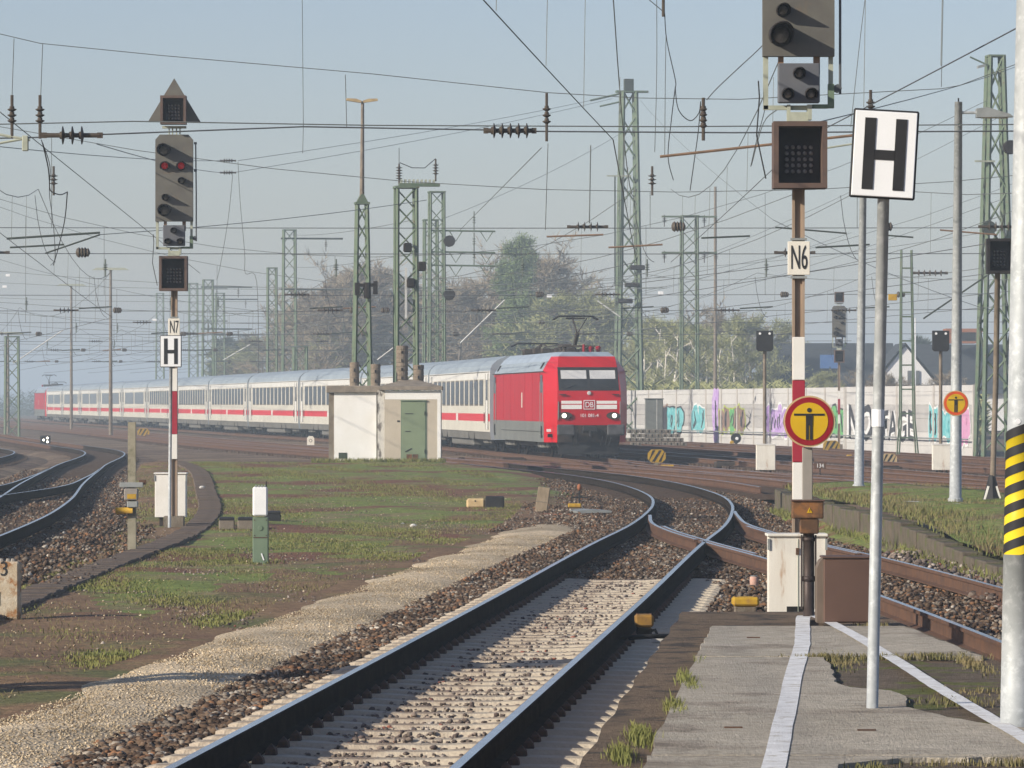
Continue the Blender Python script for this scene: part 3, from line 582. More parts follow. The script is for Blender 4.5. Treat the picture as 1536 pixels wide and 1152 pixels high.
def main_signal(loc,label,plate,hplate=False,reds=True,group=None,small=False):
    t=thing('main_signal',label,'signal',loc,0,group); H=lambda z:z-loc[2]
    b=MB()                                                     # mast : two channels and web
    def mast(z0,z1,m,n='mast_section'):
        q=MB(); q.box((-.045,0,(H(z0)+H(z1))/2),(.022,.09,z1-z0)); q.box((.045,0,(H(z0)+H(z1))/2),(.022,.09,z1-z0)); q.box((0,.012,(H(z0)+H(z1))/2),(.07,.05,z1-z0-.004)); return q.build(n,M[m],t)
    def board(z0,z1,m): return MB().bbox((0,-.062,(H(z0)+H(z1))/2),(.115,.014,z1-z0),.004).build('mast_board',M[m],t)
    mast(loc[2]-.1,3.92,'mast_brown')
    board(2.145,2.54,'white'); board(1.39,2.14,'red_paint'); board(.95,1.385,'white')
    matrix_box(t,.49,H(3.90),H(4.51))
    br=MB(); br.box((0,0,H(4.56)),(.18,.12,.10)); br.box((-.09,.0,H(4.60)),(.03,.1,.16)); br.box((.10,0,H(4.61)),(.04,.14,.14)); br.build('bracket',M['cream_frame'],t)
    fr=MB(); 
    fr.box((-.30,.03,H(4.91)),(.045,.06,.54)); fr.box((.30,.03,H(5.02)),(.04,.06,.30)); fr.box((-.10,.03,H(4.655)),(.44,.06,.04)); fr.build('lamp_frame',M['cream_frame'],t)
    fr=MB(); fr.box((.30,.0,H(4.76)),(.055,.10,.22)); fr.box((.20,.0,H(4.665)),(.145,.09,.035)); fr.build('lamp_frame',M['post_green'],t)
    fr=MB(); fr.box((-.16,.03,H(5.07)),(.05,.05,.22)); fr.box((.17,.03,H(5.07)),(.06,.05,.22)); fr.build('hanger',M['arm_rust'],t)
    sp=MB().bbox((0,-.05,H(4.875)),(.385,.10,.365),.01).build('distant_signal_board',M['signal_blue'],t)
    for x,z in((0,4.965),(-.105,4.775),(.11,4.775)): lamp(sp,x,H(z),.058,.20,-.10)
    bd=MB().prism([(-.33,H(5.125)),(.33,H(5.125)),(.33,H(6.56)),(.25,H(6.65)),(-.25,H(6.65)),(-.33,H(6.56))],-.06,.06).build('signal_board',M['signal_grey'],t)
    for x,z,r,l,ln in((-.18,6.38,.115,.40,'lens'),(-.165,6.10,.085,.20,'lens_red' if reds else 'lens'),(.125,6.10,.085,.20,'lens_red' if reds else 'lens'),(.135,5.84,.066,.22,'lens'),(-.145,5.545,.066,.26,'lens'),(-.165,5.32,.115,.40,'lens')):
        lamp(bd,x,H(z),r,l,-.06,ln)
    cb=MB(); cb.tube([(.375,.0,H(6.5)),(.385,.0,H(5.6)),(.385,0,H(4.78))],.012,6); cb.box((.37,0,H(6.5)),(.05,.03,.04)); cb.box((.37,0,H(6.02)),(.05,.03,.04)); cb.lathe([(.04,-.04),(.04,.04)],(.36,0,H(4.83)),8,'y'); cb.build('cable_conduit',M['wire'],t)
    MB().tube([(-.37,-.02,H(4.9)),(-.36,-.02,H(4.75)),(-.385,0,H(4.4)),(-.30,0,H(4.0))],.007,5).build('cable',M['black'],t)
    # triangular number board on top
    if reds: q=MB(); z0,z1=H(6.87),H(7.64); q.prism([(-.465,z0),(.465,z0),(0,z1)],-.03,.02); tb=q.build('triangle_board',M['signal_grey'],t)
    zb=MB(); zb.box((0,0,H(6.78)),(.42,.10,.04)); [zb.tube([(x,0,H(6.64)),(x,0,H(6.8))],.013,5) for x in(-.09,-.03,.04,.10)]; zb.build('support_bars',M['cream_frame'],t)
    mb=matrix_box(t,.45,H(6.82),H(7.32),'signal_brown',.30,(4,5))
    mb.location.y=-.032
    MB().box((0,0,.1),(.34,.34,.3)).build('footing',M['conc_old'],t)
    if not plate: return t
    pl=MB().bbox((0,-.078,H(3.265)),(.205,.012,.31),.004).build('number_plate',M['sign_cream'],t)
    inst('plate_number',text_mesh('plate_number',plate,.315,M['black'],.40),pl,(0,-.087,H(3.262)))
    cl=MB(); 
    for z in(3.44,3.09): cl.box((0,-.055,H(z)),(.15,.05,.022))
    cl.build('plate_clamp',M['galv2'],t)
    return t
N6=main_signal((PX(1197.5,43),43,-.3),'tall signal mast with plate N6 by the brown cabinet, its top cut off','N6')
for o in (N6,): pass
N7=main_signal((PX(261.5,82),82,-.3),'red and white signal mast with plate N7 and two red lamps under a triangular board','N7')
NF=main_signal((PX(1258.5,226),226,-.3),'small far signal mast with a dark five lamp head in front of the noise wall',None,reds=False)
# small white H board on its own galvanised pole by the N7 mast
def h_board(loc,pole_h,r,w_,h_,zc,label,lean=0,ry=0):
    t=thing('stop_board',label,'sign',loc)
    MB().tube([(0,0,-.15),(lean*.5,0,pole_h*.5),(lean,0,pole_h)],r,16).build('pole',M['galv'] if r<.05 else M['galv2'],t,smooth=True)
    c=(lean,-r-.014,zc)
    bk=MB().bbox((0,0,0),(w_,.022,h_),.008).build('board_back',M['black'],t,loc=c); bk.rotation_euler=(0,ry,0)
    MB().bbox((0,-.013,0),(w_*.94,.008,h_*.955),.003).build('white_face',M['sign_white'],bk)
    q=MB(); a=w_*.165; q.box((-w_*.235,-.0195,0),(w_*.17,.004,h_*.80)); q.box((w_*.235,-.0195,0),(w_*.17,.004,h_*.80)); q.box((0,-.0195,-.01*h_),(w_*.31,.004,h_*.11)); q.build('letter_h',M['black'],bk)
    q=MB(); q.box((0,.02,h_*.25),(.12,.03,.03)); q.box((0,.02,-h_*.25),(.12,.03,.03)); q.build('clamp',M['galv2'],bk)
    return t
h_board((PX(254,81.5),81.5,-.26),3.0,.028,.375,.56,1.93-(527-605)/F*81.5+.26,'small white board with black H in front of the N7 signal mast',lean=.03)
d=24.5; hb=h_board((PX(1307.5,d),d,PZ),(1062-296)/F*d,.031,.345,.468,(1062-232)/F*d,'large white board with black H on a grey pole standing on the platform',lean=.062,ry=R(3.2))
hb.children[0] if False else None
s=MB().lathe([(.0335,-.045),(.034,-.04),(.034,.04),(.0335,.045)],(0,0,0),16).build('white_sleeve',M['sign_white'],hb,loc=(.033,-.002,(1062-627)/F*d))

# ------------------------------------------------------------ passage prohibition signs
def man_sign(parent,z,rad,ring,y=-.06,name='round_sign'):
    o=MB().lathe([(rad,0),(rad,.012)],(0,0,0),40,'y').build(name,M['sign_rim'],parent,loc=(0,y,z))
    MB().lathe([(rad*.935,-.004),(rad*.935,.001)],(0,0,0),40,'y').build('ring',M[ring],o)
    MB().lathe([(rad*.73,-.007),(rad*.73,-.002)],(0,0,0),40,'y').build('yellow_field',M['yellow_sign'],o)
    q=MB(); k=rad/.19; Y=-.0095
    q.box((0,Y,.050*k),(.225*k,.003,.015*k)); q.prism([(-.026*k,.056*k),(.026*k,.056*k),(.024*k,-.03*k),(-.024*k,-.03*k)],Y-.0035,Y+.0005)
    q.box((-.0145*k,Y,-.075*k),(.021*k,.003,.12*k)); q.box((.0145*k,Y,-.075*k),(.021*k,.003,.12*k)); q.lathe([(.017*k,Y-.0015),(.017*k,Y+.0015)],(0,0,.083*k),14,'y'); q.build('man_figure',M['black'],o)
    return o
d=35.0
t=thing('prohibition_sign_post','dark round post with rusty junction box and round yellow no-passage sign at the platform end','sign post',(PX(1213,d),d,PZ))
zz=lambda py: (925-py)/F*d
q=MB(); q.tube([(0,0,0),(0,0,zz(850)),(0,0,zz(790))],.042,18); q.lathe([(.046,zz(872)),(.046,zz(864))],(0,0,0),18); q.lathe([(.046,zz(812)),(.046,zz(806))],(0,0,0),18); q.build('lower_post',M['dark_post'],t,smooth=True)
q=MB(); 
for x in(-.052,.052): q.box((x,0,zz(858)),(.012,.05,zz(800)-zz(915)-.02))
q.build('side_strips',M['dark_post'],t)
MB().bbox((-.01,0,zz(712)),(.075,.05,zz(670)-zz(752)),.004).build('upper_post',M['grey_post'],t)
jb=MB().bbox((-.012,-.03,zz(764)),(.235,.14,.135),.008).build('junction_box',M['junction'],t)
MB().bbox((0,-.035,zz(789)),(.14,.10,.115),.008).build('terminal_box',M['junction'],t)
MB().bbox((-.01,-.03,zz(750.5)),(.25,.17,.012),.003).build('box_lid',M['brown_box'],t)
q=MB(); q.prism([(-.021,-.02),(.021,-.02),(0,.02)],-.003,0); q.build('warning_triangle',M['yellow_sign'],jb,loc=(.0,-.1015,zz(764)-.004))
q=MB(); q.prism([(-.003,-.013),(.004,-.002),(.0005,-.001),(.004,.010),(-.004,0),(0,-.001)],-.002,0); q.build('lightning_mark',M['black'],jb,loc=(.0,-.105,zz(764)-.004))
man_sign(t,zz(632),.193,'red_ring')
# brown cabinet
d=34.0; t=thing('brown_cabinet','low brown sheet metal cabinet standing on the end of the platform','cabinet',(PX(1268,d),d,PZ+.0))
MB().bbox((.03,.12,.235),(.385,.30,.47),.012).build('body',M['brown_box'],t,rz=0)
MB().prism([(-.165,.0),(-.155,.0),(-.155,.47),(-.165,.44)],-.02,.26).build('side_panel',M['brown_box2'],t)
q=MB(); q.prism([(-.205,0),(-.163,0),(-.163,.468),(-.185,.45),(-.205,.40)],-.005,.24); q.build('side_cover',M['brown_box2'],t)
MB().bbox((.03,.12,.478),(.40,.32,.014),.004).build('lid',M['brown_box'],t)
# white relay cabinets
def white_cabinet(loc,w_,h_,dp,label,m='white_rust',leg=.2,rz=0,group=None,open_corner=False):
    t=thing('relay_cabinet',label,'cabinet',loc,rz,group)
    if open_corner:
        q=MB(); q.box((-w_*.19,0,leg+h_/2),(w_*.62,dp,h_)); q.prism([(w_*.125,leg+h_*.0),(w_*.5,leg+h_*.0),(w_*.5,leg+h_),(w_*.125,leg+h_)],-dp/2+.004,dp/2-.004); q.build('body',M[m],t)
        MB().box((w_*.02,-dp/2-.002,leg+h_*.075),(w_*.42,.004,h_*.15)).build('open_corner',M['dark'],t)
    else: MB().bbox((0,0,leg+h_/2),(w_,dp,h_),.008).build('body',M[m],t)
    MB().bbox((0,0,leg+h_+.012),(w_+.04,dp+.05,.026),.006).build('lid',M[m],t)
    q=MB(); 
    for s in(-1,1): q.box((s*(w_/2+.004),-dp/2-.004,leg+h_-.07),(.02,.02,.10))
    q.build('lid_hinge',M['galv2'],t)
    MB().box((0,-dp/2-.004,leg+h_*.82),(.03,.01,.06)).build('lock',M['rail'],t)
    q=MB().box((w_*.01,-dp/2-.003,leg+h_/2),(.006,.006,h_*.94)); q.build('door_seam',M['cream_frame'],t)
    for s in(-1,1):
        for e in(-1,1): MB().box((s*w_*.32,e*dp*.3,leg/2-.03),(.045,.045,leg+.06)).build('leg',M['under'],t)
    return t
white_cabinet((PX(1194.5,42.2),42.2,-.22),.51,.74,.34,'rust streaked white relay cabinet behind the dark post at the platform end',leg=.21,open_corner=True)
white_cabinet((PX(256.5,82.6),82.6,-.28),.545,.765,.34,'clean cream white relay cabinet below the N7 signal','white',leg=.195)
# yellow cased track magnet boxes
def magnet(px,py,z,wpx,hpx,label,m='yellow',rz=0,base='conc_old',name='track_magnet'):
    x,d,_=G(px,py,z); s=d/F; w_=wpx*s; h_=hpx*s
    t=thing(name,label,'signal box',(x,d,z),rz)
    MB().bbox((0,0,h_*.22),(w_*.82,.22,h_*.44),.01).build('base',M[base],t)
    MB().bbox((0,0,h_*.73),(w_,.26,h_*.52),min(.02,h_*.12)).build('cover',M[m],t)
    q=MB(); [q.lathe([(.012,h_*.99),(.012,h_*1.03)],(sx*w_*.35,0,0),6) for sx in(-1,1)]; q.build('bolts',M['clip'],t)
    q=MB(); q.tube([(w_*.4,.0,h_*.3),(w_*.6,0,h_*.35),(w_*.75,.1,h_*.1),(w_*.9,.2,-.03)],.012,5); q.build('cable',M['black'],t)
    return t
magnet(1118,921,.05,40,26,'yellow topped box on the ballast left of the rusty white cabinet')
magnet(966,957,-.19,28,36,'brown and yellow box clamped beside the right rail of the platform track','brass',base='rail_dark')
x,d,_=G(990,962,-.18); t=thing('rail_cable','black cable and cover plate looped beside the right rail near the yellow box','cable',(x,d,-.18))
MB().bbox((0,0,.01),(.16,.10,.05),.01).build('cover_plate',M['paper'],t); MB().tube([(-.42,-.15,.02),(-.25,-.3,.05),(-.05,-.28,.06),(.10,-.1,.05),(.14,.1,.03)],.022,8).build('cable',M['rubber'],t,smooth=True)
magnet(862,767,-.22,20,12,'small yellow box near the orange lamp stand on the field edge')
magnet(1001,708,-.22,20,11,'yellow box on the ballast behind the switch near the striped board')
magnet(1280,688,-.28,20,6,'flat yellow box in the grass behind the prohibition sign')
# big right pole with hazard bands
d=23.3; t=thing('lighting_pole','thick galvanised pole with black and yellow hazard stripes at the right side of the view','pole',(PX(1525,d),d,PZ))
top=(PX(1546,d)-PX(1525,d)); hh=8.0; rr=.073
def pol(z): return (top*z/3.62,0,z)
q=MB(); q.tube([pol(-.1),pol(.845)],[.083,.083],28); q.build('base_sleeve',M['galv'],t,smooth=True)
q=MB(); q.tube([pol(.80),pol(3.0),pol(hh)],[rr+.004,rr,.055],28); q.build('shaft',M['galv'],t,smooth=True)
def band(z0,z1,a0,m,r):      # helical hazard stripe wrapped round the pole
    vs=[];fs=[];N=28
    for k in range(N+1):
        th=math.radians(180)+math.radians(200)*k/N-math.radians(10); rise=.105*(k/N-.5)
        for z in(z0,z1):
            zz_=min(max(z+rise,.845),1.50); c=pol(zz_); vs.append((c[0]+r*math.cos(th),c[1]+r*math.sin(th),zz_))
    fs=[(2*i,2*i+2,2*i+3,2*i+1) for i in range(N)]
    return MB().add(vs,fs).build('hazard_stripe',M[m],t,smooth=False)
q=MB(); q.tube([pol(.845),pol(1.45)],[.0815,.0805],28); q.build('hazard_sleeve',M['yellow_pole'],t,smooth=True)
for k in range(9):
    z=.80+k*.093
    if z+.045<1.56: band(z,z+.047,0,'black',.0828)
MB().lathe([(.014,0),(.014,.008)],(0,0,0),8,'y').build('rivet',M['sign_white'],t,loc=(pol(1.5)[0]-.03,-.076,1.51))
q=MB(); q.box((0,-.3,0),(1,1,1)); 
MB().bbox((top*hh/3.62-.35,0,hh+.03),(.8,.22,.1),.03).build('lamp_head',M['galv'],t)
# galvanised lamp poles on the old platform
def lamp_pole(x,y,z0,h,r,label,sign=None,lean=0,head=True):
    t=thing('lamp_post',label,'lamp post',(x,y,z0))
    MB().tube([(0,0,-.1),(lean*.3,0,h*.3),(lean,0,h)],[r,r*.88,r*.62],16).build('pole',M['galv'],t,smooth=True)
    MB().lathe([(r*1.25,0),(r*1.25,.12),(r*1.05,.14)],(0,0,0),14).build('base_collar',M['galv'],t)
    if head:
        q=MB(); q.prism([(.28,-.10),(.86,-.09),(.80,-.045),(.45,.06),(.28,.04)],-.12,.12); a=q.build('lamp_head',M['galv2'],t,loc=(lean,0,h-.15))
        q=MB(); q.tube([(0,0,-.02),(.30,0,-.02)],.022,8); q.build('arm',M['galv'],a)
        MB().box((.57,0,-.103),(.42,.16,.012)).build('diffuser',M['sign_cream'],a)
        MB().tube([(0,0,0),(0,0,.06)],.012,6).build('top_pin',M['black'],t,loc=(lean,0,h))
    if sign: man_sign(t,sign,.2,'orange_ring',-.09)
    return t
d=73.7; lamp_pole(PX(1433,d),d,QZ,(757-150)/F*d,.098,'galvanised lamp post with small round no-passage sign on the overgrown platform',sign=(752-597)/F*d,lean=.05)
d=86; lamp_pole(PX(1288,d),d,QZ,(737-192)/F*d,.092,'plain galvanised lamp post without sign on the overgrown platform, left of the H board pole',lean=.10)
# small indicator signal on the old platform
d=74.7; t=thing('indicator_signal','dark square indicator box on a thin pole with a flared black and white foot','signal',(PX(1488,d),d,QZ+.04))
MB().tube([(0,0,.0),(.06,0,1.9),(.09,0,3.75)],.045,10).build('pole',M['mast_grey'],t,smooth=True)
mb=matrix_box(t,.43,0,.56,'signal_dark',.30,(4,5)); mb.location=(.11,0,3.66)
q=MB(); q.lathe([(.17,0),(.13,.12),(.055,.42),(.045,.44)],(0,0,0),8); q.build('flared_foot',M['black'],t); 
q=MB(); [q.box((s*.10,-.07,.14),(.03,.05,.26),(0,s*-.28,0)) for s in(-1,1)]; q.build('foot_ribs',M['white'],t)
# two shunting signals on posts with cabinets (in the yard)
def shunt(px,py,cabpx,label):
    d=135; x=PX(px,d)
    t=thing('shunting_signal',label,'signal',(x,d,-.3)); z=lambda q:ZY(q,d)+.3
    MB().tube([(0,0,0),(0,0,z(525))],.05,8).build('post',M['mast_grey'],t)
    b=MB().prism([(-.24,z(524)),(-.17,z(527)),(.17,z(527)),(.24,z(524)),(.24,z(496)),(-.24,z(496))],-.12,.12).build('signal_head',M['black'],t)
    for s in(-1,1): MB().lathe([(.038,0),(.03,-.02)],(0,0,0),10,'y').build('white_lamp',M['sign_white'],b,loc=(s*.14,-.121,z(500.5)))
    MB().box((0,-.03,z(526)),(.40,.30,.03)).build('lower_shelf',M['black'],b)
    c=MB().bbox((.02,-.12,(z(705)+z(667))/2),(.55,.30,z(667)-z(705)),.01).build('cabinet_body',M['white_rust'],t)
    MB().bbox((0.02,-.12,z(666.5)),(.58,.34,.03),.006).build('lid',M['white'],c)
    for s in(-1,1): MB().box((s*.14+.02,-.12,z(711)),(.05,.05,.26)).build('cabinet_leg',M['under'],t)
shunt(1147,510,1147,'two lamp shunting signal above a white cabinet, left of the N6 mast')
shunt(1411,517,1411,'two lamp shunting signal above a white cabinet, left of the signed lamp post')

# ------------------------------------------------------------ objects on the field at left
d=69; t=thing('concrete_post','slim concrete post carrying a grey box and a yellow lever at the left','post',(PX(198,d),d,-.28))
z=lambda q:(828-q)/F*d
MB().prism([(-.062,0),(.062,0),(.056,z(632)),(-.056,z(632))],-.06,.06).build('post',M['post_conc'],t)
COL.objects[-1] if False else None
MB().bbox((.0,-.09,z(726)),(.35,.05,.075),.008).build('crossbar',M['galv2'],t)
MB().bbox((0,-.13,z(740)),(.20,.14,.17),.01).build('grey_box',M['grey_post'],t); MB().box((.01,-.203,z(743)),(.13,.004,.07)).build('yellow_label',M['yellow'],t)
MB().bbox((.02,-.12,z(755)),(.16,.12,.09),.01).build('lower_box',M['galv2'],t)
q=MB(); q.tube([(-.23,-.12,z(765)),(.02,-.12,z(764))],[.055,.045],10); q.build('yellow_handle',M['yellow'],t,smooth=True)
q=MB(); [q.tube([(-.2+.05*k,-.12,z(767)),(-.2+.05*k,-.11,z(771))],.012,5) for k in range(4)]; q.build('fringe',M['clip'],t)
MB().box((.16,-.04,z(722)),(.10,.08,.07)).build('rear_box',M['rail'],t)
x,d,_=G(391,843,-.25); t=thing('marker_post','short green metal post with a white enamel cover on top, standing in the grass','post',(x,d,-.25))
z=lambda q:(843-q)/F*d
MB().bbox((0,0,z(843)/2+z(780)/2),(.215,.12,z(776)+.04),.01).build('green_post',M['post_green'],t)
MB().bbox((-.003,-.05,z(752)),(.205,.10,z(730)-z(774)),.02).build('white_cover',M['sign_white'],t)
q=MB(); q.box((0,-.063,z(806)),(.2,.006,.012)); [q.lathe([(.009,-.066),(.009,-.058)],(sx*.08,0,z(zz_)),6,'y') for sx in(-1,1) for zz_ in(780,803)]; q.build('plate_bolts',M['clip'],t)
q=MB(); q.lathe([(.035,-.066),(.03,-.07)],(0,0,z(792)),12,'y'); q.build('round_boss',M['post_green'],t)
MB().box((.03,-.068,z(835)),(.018,.006,.10),(0,R(-20),0)).build('tape_strip',M['sign_white'],t)
q=MB(); [q.box((-.06+.04*k,-.05,z(729)),(.018,.08,.03)) for k in range(4)]; q.build('top_teeth',M['galv2'],t)
MB().tube([(.07,0,z(740)),(.08,0,z(722))],.012,5).build('top_stub',M['dark_post'],t)
for px,py,w_,dd,lab in((340,793,.27,0,'left of two dark tar-topped concrete blocks lying in the grass'),(368,793,.27,0,'right of two dark tar-topped concrete blocks lying in the grass'),(409,783,.30,.6,'third dark block lying behind the green marker post')):
    x,d,_=G(px,py,-.24); t=thing('concrete_block',lab,'block',(x,d,-.24),R(3))
    MB().bbox((0,.25,.06),(w_,.5,.16),.015).build('block',M['conc_old'] if dd==0 else M['black'],t); MB().bbox((0,.25,.165),(w_*.98,.5,.06),.02).build('dark_top',M['black'],t)
x,d,_=G(14,927,-.27); t=thing('milestone','stained white marker stone with black numeral 3 at the left side of the view','marker stone',(x-.02,d,-.27),R(-4))
MB().bbox((0,0,.28),(.27,.16,.60),.02).build('stone',M['milestone'],t); inst('numeral',text_mesh('numeral','3',.21,M['black'],.9,.003),t,(-.02,-.083,.50)); MB().box((-.085,-.082,.20),(.05,.004,.14)).build('dark_numeral_stroke',M['black'],t); q=MB(); [q.lathe([(.03,.57),(.02,.61)],(a,0,0),7) for a in(-.06,.01,.06)]; q.build('top_lugs',M['grey_post'],t)
# yellow/black cover and dark box by the gravel
x,d,_=G(728,764,-.2); t=thing('point_lantern_box','yellow faced case with a black box joined to its right, lying in the grass','box',(x,d,-.21))
MB().bbox((-.19,0,.13),(.38,.26,.20),.04).build('yellow_case',M['sign_rim'],t); MB().bbox((.19,0,.14),(.38,.30,.27),.02).build('black_case',M['black'],t); MB().lathe([(.018,-.135),(.018,-.129)],(-.2,0,.18),8,'y').build('keyhole',M['black'],t); MB().box((0,.05,.01),(.72,.2,.05)).build('skid',M['clip'],t)
x,d,_=G(811,771,-.24); t=thing('leaning_plank','weathered short board standing tilted in the ballast','board',(x,d,-.25))
MB().bbox((0,0,.27),(.24,.05,.54),.01).build('board',M['wood'],t); COL.objects['board'].rotation_euler=(0,R(8),R(-10)); MB().box((.01,-.03,.25),(.21,.01,.02),(0,R(8),R(-10))).build('batten',M['conc_old'],t)
x,d,_=G(869,766,-.24); t=thing('lamp_stand','thin dark stand with a small red lamp beside the yellow box','lamp stand',(x,d,-.25))
MB().tube([(0,0,0),(0,0,.42)],.018,6).build('stake',M['black'],t); MB().lathe([(.03,.42),(.045,.47),(.04,.53),(.01,.55)],(0,0,0),8).build('lamp',M['terra'],t,smooth=True); MB().box((0,0,.28),(.34,.04,.03)).build('crossbar',M['black'],t)
x,d,_=G(885,772,-.24); t=thing('scrap_plate','bent pale metal sheet lying on the ballast','metal sheet',(x,d,-.2),R(8))
b=MB(); b.prism([(-.32,0),(.34,.01),(.36,.045),(-.1,.07),(-.33,.04)],-.5,.5); b.build('sheet',M['galv2'],t)
x,d,_=G(830,774,-.24); tag(MB().prism([(-.4,0),(.45,0),(.40,.03),(-.2,.04)],-.3,.3).build('rust_bar',M['terra'],loc=(x,d,-.235)),'flat rusty orange bar lying at the foot of the tilted board','bar')
x,d,_=G(1131,879,-.2); t=thing('tin_can','faded pink tin standing on the ballast by the white cabinet','can',(x,d,-.23)); MB().lathe([(.045,0),(.05,.01),(.05,.13),(.04,.14)],(0,0,0),14).build('can',M['pink'],t,smooth=True); MB().lathe([(.04,.14),(.044,.15),(.03,.153)],(0,0,0),14).build('rim',M['galv2'],t)
for px,py,s,lab in((620,791,.12,'crumpled white scrap in the middle of the field'),(303,733,.12,'white scrap beside the cable duct'),(604,787,.06,'tiny white scrap left of the crumpled one')):
    x,d,_=G(px,py,-.2); zf=float(field_z(d)); x,d,_=G(px,py,zf); b=MB()
    b.lathe([(s*.5,0),(s*.6,s*.2),(s*.3,s*.4),(.01,s*.45)],(0,0,0),7); o=b.build('paper_scrap',M['paper'],loc=(x,d,zf+.01)); tag(o,lab,'litter')
x,d,_=G(505,765,-.2)
# cable duct lids across the field
CD=Lx([(-5.40,44),(-5.45,53),(-5.43,67),(-5.42,77),(-5.85,90),(-6.9,105),(-8.3,123),(-10.0,139)])
t=thing('cable_duct','line of dark concrete cable duct lids curving across the field','cable duct',(0,0,0)); lm=MB().bbox((0,0,0),(.46,.47,.10),.012).mesh('duct_lid',M['lid'])
y=44.
while y<139: inst('duct_lid',lm,t,(CD.at(y)+random.uniform(-.012,.012),y,float(field_z(y))-.006+random.uniform(-.012,.012)),-math.atan(CD.slope(y))+random.uniform(-.02,.02)); y+=.49
# striped octagonal boards
def striped(px,py,wpx,label,zf=-.28,m='yellow',dd=None):
    d=dd or DZ(py+wpx*.45,zf); x=PX(px,d); s=d/F*wpx
    t=thing('striped_board',label,'marker board',(x,d,zf),R(4))
    a=s/2; h_=s*.72; c=s*.2; z0=.10 if not dd else ZY(py,d)-zf-s*.36
    oc=[(-a,z0+c),(-a+c,z0),(a-c,z0),(a,z0+c),(a,z0+h_-c),(a-c,z0+h_),(-a+c,z0+h_),(-a,z0+h_-c)]
    MB().prism(oc,-.02,.02).build('board',M['yellow'] if m=='yellow' else M['sign_rim'],t)
    for k in(-1,0,1):
        x0=k*s*.36; dx=h_*.55; zA,zB=z0+h_*.06,z0+h_*.94
        cl=lambda v:max(-a*.93,min(a*.93,v))
        MB().prism([(cl(x0-dx/2-s*.07),zA),(cl(x0-dx/2+s*.09),zA),(cl(x0+dx/2+s*.09),zB),(cl(x0+dx/2-s*.07),zB)],-.024,-.018).build('black_stripe',M['black'],t)
    MB().box((0,.03,z0*.5),(.12,.08,z0+.04)).build('foot',M['conc_old'],t)
striped(985,684,27,'yellow board with black diagonal stripes right of the locomotive beside the yellow box',dd=146); striped(1247,671,25,'yellow board with black diagonal stripes directly right of the prohibition sign'); striped(1334,691,23,'orange striped board partly hidden behind the H board pole',m='o'); striped(215,650,18,'yellow board with black diagonal stripes behind the slim concrete post',m='yellow')
# ground signals
for px,py,lab in((68,665,'lit dwarf ground signal with white lamps at the left'),(196,652,'tiny lit dwarf signal behind the concrete post')):
    d=DZ(py+7,-.3); x=PX(px,d); t=thing('ground_signal',lab,'signal',(x,d,-.3)); MB().box((0,0,.12),(.1,.1,.24)).build('stub',M['black'],t); b=MB().bbox((0,0,.42),(.5 if px<100 else .3,.3,.40),.03).build('lamp_case',M['black'],t)
    for a,c in ((-.07,.40),(.12,.31),(.12,.50)) if px<100 else ((-.05,.5),): MB().lathe([(.055,-.155),(.04,-.175)],(a,0,c),10,'y').build('white_lamp',M['lamp_on'],b)
x,d,_=G(466,669,-.3); t=thing('small_track_sign','little white board with a ring mark beside the coaches','sign',(x,d,-.3)); MB().prism([(-.19,.05),(.19,.05),(.19,.42),(.1,.52),(-.1,.52),(-.19,.42)],-.02,.02).build('board',M['sign_cream'],t); MB().lathe([(.09,-.026),(.09,-.02)],(0,0,.28),14,'y').build('ring_mark',M['mast_grey'],t); MB().lathe([(.055,-.03),(.055,-.024)],(0,0,.28),14,'y').build('ring_centre',M['sign_cream'],t)
x,d,_=G(1104,668,-.3); t=thing('ground_signal','dark round lamp signal with a white lens at the foot of the noise wall','signal',(x,d,-.3)); MB().lathe([(.26,0),(.28,-.05),(.26,-.1)],(0,0,.38),16,'y').build('round_case',M['black'],t); MB().lathe([(.09,-.11),(.07,-.13)],(.05,0,.36),10,'y').build('lens',M['sign_white'],t); MB().lathe([(.12,-.12),(.1,-.14)],(-.22,0,.14),10,'y').build('yellow_lamp',M['yellow'],t); MB().box((0,0,.1),(.12,.1,.2)).build('foot',M['black'],t)
x,d,_=G(1230,722,-.28); t=thing('number_marker','small dark marker with white figures 134 between the tracks','marker',(x,d,-.28)); MB().box((0,0,.2),(.03,.03,.4)).build('stake',M['black'],t); MB().box((0,-.02,.44),(.34,.03,.18)).build('plate',M['rail'],t); inst('figures',text_mesh('figures','134',.16,M['sign_white'],.9),t,(0,-.038,.44))
# switch machines and covers near the locomotive
for px,py,w_,m,lab in((770,694,.9,'under','dark switch machine at the rail left of the locomotive front'),(700,694,.7,'under','low dark switch machine right of the white hut'),(872,696,1.0,'sign_rim','pale sandy stone heap in front of the locomotive'),(1090,700,.8,'under','dark switch rod cover between the rear tracks'),(1330,708,.9,'under','dark switch machine in the grass behind the lamp post'),(740,682,.7,'paper','pale pipe end near the locomotive wheels')):
    x,d,_=G(px,py+3,-.27); t=thing('switch_machine' if m=='under' else 'rubble_heap',lab,'switch machine' if m=='under' else 'heap',(x,d,-.27),R(6))
    if m=='under':
        MB().bbox((0,0,.13),(w_,.5,.20),.03).build('casing',M[m],t); MB().bbox((0,0,.24),(w_*.8,.4,.04),.01).build('cover',M['rail_dark'],t); MB().tube([(w_*.4,0,.1),(w_*.4+1.1,.0,.05)],.03,6).build('rod',M['clip'],t)
    else:
        b=MB(); 
        for k in range(12): b.bbox((random.uniform(-w_/2,w_/2),random.uniform(-.3,.3),random.uniform(.03,.14)),(random.uniform(.14,.26),.2,random.uniform(.1,.16)),.03)
        b.build('lumps',M[m],t)
